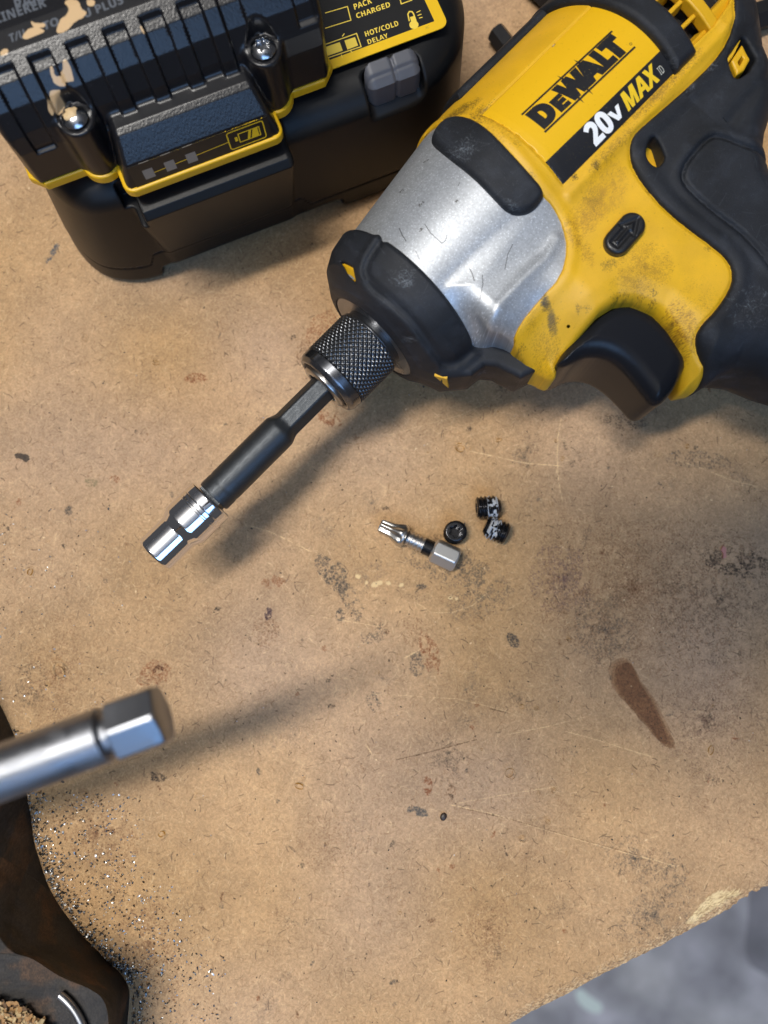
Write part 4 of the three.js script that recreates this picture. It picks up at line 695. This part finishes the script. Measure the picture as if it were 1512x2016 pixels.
// insert bit
{
  const a = at(748, 1034, 3.4), b = at(900, 1104, 3.4), ang = Math.atan2(-(b[2] - a[2]), b[0] - a[0]) * 180 / Math.PI;
  const F = new Frame([a[0], 3.25, a[2]], ang), T = F.place(thing('screwdriver_bit', 'short steel star-tip screwdriver bit with a black ring', 'bit'));
  const L = Math.hypot(b[0] - a[0], b[2] - a[2]);
  const xs = []; for (let x = 0; x <= 8.6; x += 0.12) xs.push(x);
  const star = (x, an) => { const t = sst(3.0, 7.0, x), lobe = Math.cos(6 * an + 0.6); let r = 1.7 + 0.05 * x + 0.30 * lobe; r = mix(r, 3.15 + 0.25 * lobe * (1 - sst(6.5, 7.6, x)), t); r = mix(r, 2.1, sst(7.6, 8.6, x)); return r - 0.25 * sst(0.35, 0, x); };
  const brushed = M([0.60, 0.59, 0.57], 0.3, 1);
  add(T, 'star_tip', mergeGeometries([turned(xs, star, 144), turned([[0, 0.05], [0, 1.7]], null, 48)]), brushed);
  add(T, 'ridged_neck', turned([...Array(60)].map((_, k) => [8.6 + k * 0.085, 2.15 + 0.22 * Math.cos(k * 0.085 * 5.2)]), null, 64), M([0.62, 0.61, 0.60], 0.34, 1));
  add(T, 'black_ring', soft([[13.5, 2.0], [13.6, 2.35], [16.3, 2.35], [16.4, 2.0]], 0.15), M([0.008, 0.008, 0.009], 0.18));
  const hs = []; for (let x = 16.3; x <= L + 0.01; x += (L - 16.3) / 40) hs.push(x);
  add(T, 'hex_shank', mergeGeometries([turned(hs, (x, an) => Math.min(hexR(an, 6.4, -Math.PI / 6 + 0.20), 3.56, 2.5 + (x - 16.3) * 1.4, 3.0 + (L - x) * 0.9), 180), turned([[L, 3.0], [L, 0.05]], null, 48)]), M([0.62, 0.615, 0.60], 0.42, 0.9));
}
// three set screws
const matOxide = M([0.05, 0.05, 0.054], 0.2, 0.85);
const glint = M([0.5, 0.52, 0.55], 0.35, 0.6, { roughnessMap: rep(wearTex, 1) });
function setScrew(px, py, px2, py2, label) {
  const a = at(px, py, 3.4), b = at(px2, py2, 3.4), F = new Frame([a[0], 3.32, a[2]], Math.atan2(-(b[2] - a[2]), b[0] - a[0]) * 180 / Math.PI), g = F.place(thing('set_screw', label, 'set screw', 'loose set screws'));
  const L = Math.hypot(b[0] - a[0], b[2] - a[2]), xs = []; for (let x = 0; x <= L; x += 0.07) xs.push(x);
  const th = (x, an) => { const t = x / 1.15 - an / (2 * Math.PI), k = t - Math.floor(t); return Math.min(3.3 - 0.62 * Math.abs(2 * k - 1) ** 1.2, 2.6 + x * 1.3, 1.9 + (L - x) * 0.95); };
  add(g, 'thread', mergeGeometries([turned(xs, th, 96), turned([[0, 1.5], [0, 2.6]], null, 48), turned([[L, 1.9], [L, 0.03]], null, 48)]), matOxide);
  add(g, 'star_recess', turned([[0, 1.55], [2.5, 1.5], [2.5, 0.05]], null, 6), matOxide);
  add(g, 'dried_threadlocker', turned([...Array(34)].map((_, k) => L - 4.0 + k * 0.09), (x, an) => th(x, an) + 0.16 * (noise(x * 2.2 + px, an * 3) - 0.46), 120), M([0.5, 0.52, 0.55], 0.5, 0.1, { bumpMap: grainTex, bumpScale: 0.00005 }));
}
setScrew(938, 1000, 985, 997, 'black set screw lying flat, pale threadlocker at its rounded end');
setScrew(998, 1053, 955, 1034, 'black set screw tilted across, end turned to the star bit');
{
  const a = at(896, 1048, 3), g = thing('set_screw', 'black set screw standing upright with its star recess up', 'set screw', 'loose set screws'); g.position.set(a[0] / 1000, 0, a[2] / 1000); g.rotation.y = 0.4;
  const f = (x, y, z) => { const r = Math.hypot(x, z), an = Math.atan2(z, x); let d = both(r - 3.25 + 0.3 * Math.abs(Math.sin(y * 2.7 + an / 2)) , Math.abs(y - 2.6) - 2.6, 0.7); return both(d, -Math.max(r - 1.62 - 0.24 * Math.cos(6 * an), 2.6 - y), 0.12); };
  add(g, 'thread', solid(f, [-4, -0.5, -4], [4, 6, 4], 0.15), matOxide);
}
// dark hex keys behind the driver
const keyMat = M([0.022, 0.022, 0.024], 0.3, 0.4);
function hexKey(p0, p1, af, len, label) {
  const a = at(...p0, af / 2), b = at(...p1, af / 2), F = new Frame([a[0], af / 2 + 0.3, a[2]], Math.atan2(-(b[2] - a[2]), b[0] - a[0]) * 180 / Math.PI), g = F.place(thing('hex_key', label, 'hex key'));
  const rr = (x, an) => Math.min(hexR(an, af, 0.35), af / 2 * 1.02 + x * 1.2 + 0.1, af / 2 + (len - x) + 0.1); const xs = [0, 0.1, 0.2, 0.35, 0.5, 1, 2, len / 2, len - 1, len - 0.3, len];
  add(g, 'long_arm', mergeGeometries([turned(xs, rr, 180), turned([[0, 0.05], [0, af / 2]], null, 24), turned([[len, af / 2], [len, 0.05]], null, 24)]), keyMat);
  const bend = new THREE.TorusGeometry(0.008, af * 0.00055, 12, 24, Math.PI / 2); bend.rotateX(Math.PI / 2); bend.rotateY(0); bend.translate(len / 1000, 0, 0.008); bend.computeVertexNormals();
  add(g, 'bend', bend, keyMat);
  const arm = turned(xs.map((x) => [Math.min(x, 18), rr(Math.min(x, 18), 0)]), null, 48); arm.rotateY(-Math.PI / 2); arm.translate(len / 1000 + 0.008, 0, 0.008);
  add(g, 'short_arm', arm, keyMat);
}
hexKey([976, 64], [1016, 116], 5.5, 26, 'black hex key end poking out behind the driver beside the charger');
hexKey([1040, -40], [1100, 14], 6.5, 20, 'dark hex key beside the rubber top of the driver');
hexKey([1560, 12], [1440, 52], 7.5, 34, 'thick dark hex key reaching from behind the vented motor end');

// ------------------------------------------------------------------ bench vise: cast base, and the bar of its handle
{
  const V = thing('bench_vise', 'dark rusty cast iron bench vise with a steel handle bar', 'bench vise');
  const bot = [[-60, 1290], [-8, 1372], [18, 1424], [36, 1470], [46, 1530], [60, 1600], [66, 1650], [80, 1702], [104, 1762], [150, 1826], [200, 1880], [238, 1918], [254, 1950], [252, 2000], [246, 2080], [230, 2180]];
  const top = [[-190, 1300], [-160, 1370], [-140, 1430], [-125, 1480], [-112, 1540], [-100, 1610], [-88, 1660], [-70, 1720], [-44, 1790], [10, 1868], [62, 1890], [116, 1924], [176, 1950], [204, 1976], [212, 2030], [212, 2180]];
  const TH = 24, n = bot.length, fine = 7, rows = 16, P = [], U = [], T = [];
  const pick = (l, s) => { const i = Math.min(Math.floor(s), n - 2), f = s - i, q = (k) => l[clamp(k, 0, n - 1)], a = q(i - 1), b = q(i), c = q(i + 1), d = q(i + 2); return [0, 1].map((j) => 0.5 * (2 * b[j] + (c[j] - a[j]) * f + (2 * a[j] - 5 * b[j] + 4 * c[j] - d[j]) * f * f + (3 * b[j] - a[j] - 3 * c[j] + d[j]) * f * f * f)); };
  const cols = (n - 1) * fine + 1;
  for (let i = 0; i < cols; i++) {
    const b = at(...pick(bot, i / fine), 0), t = at(...pick(top, i / fine), TH);
    for (let j = 0; j <= rows + 6; j++) {
      const k = Math.min(j / rows, 1), c = k < 1 ? Math.pow(k, 0.75) : 1, over = Math.max(0, j - rows) / 6;
      let x = mix(b[0], t[0], Math.pow(k, 1.15)), y = TH * c - 0.5 * bump(k - 1, 0.06), z = mix(b[2], t[2], Math.pow(k, 1.15));
      x -= over * 60; z -= over * 4; const w = (fbm(i * 0.25, j * 0.5, 3) - 0.45) * 1.6 * (k < 1 && k > 0 ? 1 : 0.25);
      P.push((x + w * 0.7) / 1000, (y + w * 0.4) / 1000, z / 1000); U.push((x + y * 0.6) / 90, (z - y * 0.8) / 60);
    }
  }
  for (let i = 0; i < cols - 1; i++) for (let j = 0; j < rows + 6; j++) { const a = i * (rows + 7) + j, b = a + rows + 7; T.push(a, b, a + 1, b, b + 1, a + 1); }
  const g = new THREE.BufferGeometry(); g.setAttribute('position', new THREE.Float32BufferAttribute(P, 3)); g.setAttribute('uv', new THREE.Float32BufferAttribute(U, 2)); g.setIndex(T); g.computeVertexNormals();
  const rc = canvas(1024, 512), r = rc.getContext('2d'), im = r.createImageData(1024, 512), d = im.data;
  for (let y = 0; y < 512; y++) for (let x = 0; x < 1024; x++) { const f = fbm(x / 60, y / 60, 5), q = sst(0.46, 0.62, fbm(x / 90 + 30, y / 70 + 8, 4)), s = 0.75 + 0.5 * noise(x / 3, y / 3), k = (y * 1024 + x) * 4; d[k] = mix(42, 70, q) * (0.6 + 0.8 * f) * s; d[k + 1] = mix(38, 50, q) * (0.6 + 0.8 * f) * s; d[k + 2] = mix(35, 34, q) * (0.6 + 0.8 * f) * s; d[k + 3] = 255; }
  r.putImageData(im, 0, 0);
  add(V, 'base', g, M([1, 1, 1], 0.62, 0.25, { map: mapOf(rc), bumpMap: rep(wearTex, 3), bumpScale: 0.0006 }));
  // bolt seat on the base with a ring washer
  const c = at(10, 2090, TH), seat = new THREE.Group(); seat.name = 'bolt_seat';
  const ring = new THREE.TorusGeometry(0.0165, 0.0010, 10, 40, 0.95); ring.rotateX(Math.PI / 2); ring.rotateY(0.98); const rc2 = at(36, 2080, TH); ring.translate(rc2[0] / 1000, TH / 1000 + 0.0008, rc2[2] / 1000);
  add(V, 'washer', ring, matSteel);
  // handle bar with its hexagonal end
  const tip = at(322, 1404, 92), left = at(0, 1522, 92), ang = Math.atan2(-(tip[2] - left[2]), tip[0] - left[0]) * 180 / Math.PI, F = new Frame([tip[0], 92, tip[2]], ang);
  const H = F.place(new THREE.Group()); H.name = 'handle'; V.add(H);
  const steelBar = M([0.30, 0.31, 0.335], 0.66, 1, { roughnessMap: rep(wearTex, 0.7), bumpMap: rep(grainTex, 1), bumpScale: 0.000012 });
  add(H, 'bar', soft([[-160, 0.1], [-160, 4.55], [-10.1, 4.55], [-9.8, 4.3], [-9.6, 3.3]], 0.3), steelBar);
  add(H, 'neck', soft([[-9.9, 3.3], [-9.0, 3.25], [-8.2, 3.1], [-7.2, 3.1]], 0.4), steelBar);
  add(H, 'knob', solid((x, y, z) => { const a = Math.atan2(y, z), rr = Math.hypot(y, z); let dd = rr - Math.min(hexR(a, 9.2, 0.5), 5.1); dd = both(dd, Math.abs(x + 4) - 4.2, 0.35); return both(dd, Math.hypot(x + 16, y, z) - 16.6, 0.5); }, [-9.5, -6, -6], [1.5, 6, 6], 0.22), steelBar);
  // spindle and body of the vise, left of the picture
  const sp = F.loc([0, 0, 0]); const q = F.dir([0, 0, 0]);
  const spx = at(0, 1522, 92), dx = (left[0] - tip[0]), dz = (left[2] - tip[2]), dl = Math.hypot(dx, dz), ex = tip[0] + dx / dl * 150, ez = tip[2] + dz / dl * 150;
  const spin = new THREE.CylinderGeometry(0.012, 0.014, 0.09, 32); spin.translate(ex / 1000, 0.062, ez / 1000); add(V, 'spindle', spin, matSteel);
}

// ------------------------------------------------------------------ filings, shavings and crumbs
{
  const chip = new THREE.BufferGeometry();                        // a bent sliver
  chip.setAttribute('position', new THREE.Float32BufferAttribute([-0.5, 0.02, -0.28, 0.1, 0.10, -0.34, 0.5, 0.03, -0.1, 0.42, 0.22, 0.26, -0.1, 0.30, 0.34, -0.46, 0.12, 0.2], 3));
  chip.setIndex([0, 5, 1, 1, 5, 4, 1, 4, 2, 2, 4, 3]); const flat = chip.toNonIndexed(); flat.computeVertexNormals();
  const put = (name, geo, mat, list, label, category) => {
    list = list.filter(([x, y]) => x < 900 || y < 2005 - (x - 1000) * 0.52);
    const m = new THREE.InstancedMesh(geo, mat, list.length), o = new THREE.Object3D(); m.name = name;

    list.forEach(([px, py, s, sy, h = 0.05], i) => { const p = at(px, py, h); o.position.set(p[0] / 1000, h / 1000, p[2] / 1000); o.rotation.set(R(-0.5, 0.5), R(0, 6.3), R(-0.5, 0.5)); o.scale.set(s / 1000 * R(0.7, 1.4), s / 1000 * sy, s / 1000 * R(0.6, 1.1)); o.updateMatrix(); m.setMatrixAt(i, o.matrix); });
    m.userData = { label, category, kind: 'stuff' }; scene.add(m); return m;
  };
  const L = [];
  const edge = [[20, 1440], [46, 1530], [64, 1640], [82, 1702], [106, 1762], [152, 1826], [202, 1880], [246, 1920], [259, 1965], [257, 2040]];
  for (let k = 0; k < 1000; k++) { const i = Math.min(Math.floor(Math.pow(rnd(), 0.85) * (edge.length - 1)), edge.length - 2), t = rnd(), x = mix(edge[i][0], edge[i + 1][0], t), y = mix(edge[i][1], edge[i + 1][1], t); L.push([x + 2 + Math.abs(R(-1, 1) * R(0, 1)) * 52, y + R(-8, 8), R(0.25, 0.85), R(0.6, 1.6), R(0.05, 0.5)]); }
  for (let k = 0; k < 1000; k++) { const y = R(1560, 2016), x0 = mix(70, 255, sst(1640, 1950, y)); L.push([x0 + Math.pow(rnd(), 0.9) * mix(150, 220, rnd()), y, R(0.2, 0.75), R(0.5, 1.6)]); }
  for (let k = 0; k < 160; k++) L.push([Math.pow(rnd(), 1.6) * 260, R(1000, 1480), R(0.25, 0.65), R(0.5, 1.4)]);
  for (let k = 0; k < 120; k++) L.push([R(0, 1500), R(600, 2000), R(0.2, 0.45), R(0.5, 1.2)]);
  const thin = L.filter(([, y], k) => y < 1925 || k % 5 < 2);
  const fil = put('steel_filings', flat, M([1, 1, 1], 0.36, 1, { side: THREE.DoubleSide }), thin, 'bright steel filings scattered beside the vise base', 'filings');
  for (let k = 0; k < fil.count; k++) { const v = rnd() < 0.6 ? R(0.08, 0.25) : R(0.35, 0.62); fil.setColorAt(k, new THREE.Color().setRGB(v, v * 0.99, v * 0.96)); }
  const dark = []; for (let k = 0; k < 150; k++) dark.push([R(0, 1500), R(600, 1990), R(0.25, 0.7), R(0.5, 1.2)]); for (let k = 0; k < 150; k++) { const y = R(1480, 2016), x0 = mix(50, 255, sst(1560, 1950, y)); dark.push([x0 + Math.abs(R(-1, 1)) * 90, y, R(0.3, 0.8), R(0.6, 1.4)]); }
  put('dark_crumbs', flat, M([0.035, 0.03, 0.026], 0.6, 0.2), dark, 'small dark crumbs of dirt strewn over the bench top', 'crumbs');
  const curl = new THREE.BufferGeometry(), P = [], T = [];        // a coiled brass shaving
  for (let i = 0; i <= 26; i++) { const a = i / 26 * 8.2, r = 0.5 + 0.02 * i; for (const e of [-0.17, 0.17]) P.push(Math.cos(a) * r, 0.25 + i * 0.018 + e, Math.sin(a) * r); if (i) { const b = i * 2; T.push(b - 2, b - 1, b, b, b - 1, b + 1); } }
  curl.setAttribute('position', new THREE.Float32BufferAttribute(P, 3)); curl.setIndex(T); curl.computeVertexNormals();
  const Bs = [[1003, 1521, 1.5, 1], [590, 1545, 1.3, 1], [598, 1533, 0.7, 1], [1080, 1618, 1.0, 1.2], [1028, 1652, 1.1, 0.8], [1398, 1474, 1.3, 0.9], [1090, 1558, 1.0, 0.8], [1060, 1563, 0.7, 0.8], [905, 885, 1.5, 0.8], [922, 878, 1.3, 0.8], [983, 868, 0.9, 0.8], [1095, 870, 0.8, 0.8], [1107, 905, 0.8, 0.8], [116, 1322, 2.2, 0.8], [95, 1350, 0.8, 1], [62, 1127, 1.6, 0.8], [308, 716, 1.0, 0.8], [165, 665, 1.2, 0.7], [320, 1640, 1.6, 0.8], [1353, 880, 0.9, 0.8], [1028, 1390, 0.8, 0.9], [1055, 1396, 0.7, 0.9], [1095, 1394, 0.8, 0.9], [742, 1325, 0.7, 0.8], [780, 1350, 0.7, 0.8], [1120, 1260, 0.9, 0.8], [1295, 895, 1, 0.6]];
  for (let k = 0; k < 46; k++) Bs.push([R(0, 1480), R(580, 1980), R(0.25, 0.6), R(0.6, 1)]);
  put('brass_shavings', curl, M([0.58, 0.44, 0.17], 0.24, 1, { side: THREE.DoubleSide }), Bs, 'small curled brass shavings on the bench top', 'shavings');
  const W = []; for (let k = 0; k < 900; k++) W.push([-10 + R(-1, 1) * 110, 2060 - Math.pow(rnd(), 1.2) * 92, R(0.8, 2.2), R(0.6, 1.4), 24 + R(0.4, 2.2)]);
  const wood = put('wood_chips', flat, M([1, 1, 1], 0.8, 0), W.filter(([x, y]) => Math.hypot((x + 6) / 112, (y - 2080) / 112) < 1), 'brown wood and brass chips heaped on the vise base', 'chips');
  for (let k = 0; k < wood.count; k++) { const t = rnd(), c = new THREE.Color(); t < 0.45 ? c.setRGB(0.36, 0.2, 0.08) : t < 0.7 ? c.setRGB(0.5, 0.36, 0.18) : t < 0.9 ? c.setRGB(0.14, 0.08, 0.04) : c.setRGB(0.6, 0.55, 0.42); wood.setColorAt(k, c); }
}
{ // two crumbs one can pick out
  const f = (x, y, z) => Math.hypot(x / 1.0, y / 0.55, z / 1.25) * 0.7 - 0.62;
  const a = at(873, 1608, 0.4), g = add(scene, 'pellet', solid(f, [-2, -1, -2], [2, 1, 2], 0.2), M([0.03, 0.018, 0.012], 0.45)); g.position.set(a[0] / 1000, 0.0004, a[2] / 1000); g.rotation.y = -0.4;
  g.userData = { label: 'small dark brown oval pellet on the scratched hardboard', category: 'pellet' };
  const sh = new THREE.Shape(); [[-0.9, -1.6], [0.1, -1.5], [0.4, -0.3], [0.9, 0.9], [0.3, 1.7], [-0.5, 0.8], [-0.3, -0.4]].forEach(([x, y], i) => (i ? sh.lineTo(x, y) : sh.moveTo(x, y)));
  const pg = new THREE.ExtrudeGeometry(sh, { depth: 0.3, bevelEnabled: true, bevelSize: 0.1, bevelThickness: 0.1, bevelSegments: 2 }); pg.rotateX(-Math.PI / 2); pg.scale(0.001, 0.001, 0.001);
  const b = at(1425, 1087, 0.2), m = add(scene, 'paint_chip', pg, M([0.55, 0.24, 0.20], 0.6)); m.position.set(b[0] / 1000, 0.0001, b[2] / 1000); m.rotation.y = 0.3; m.userData = { label: 'tiny pink paint chip on the stained hardboard', category: 'paint chip' };
}

scene.traverse((o) => { if (o.isMesh || o.isInstancedMesh) o.castShadow = o.receiveShadow = true; });
renderer.render(scene, camera);
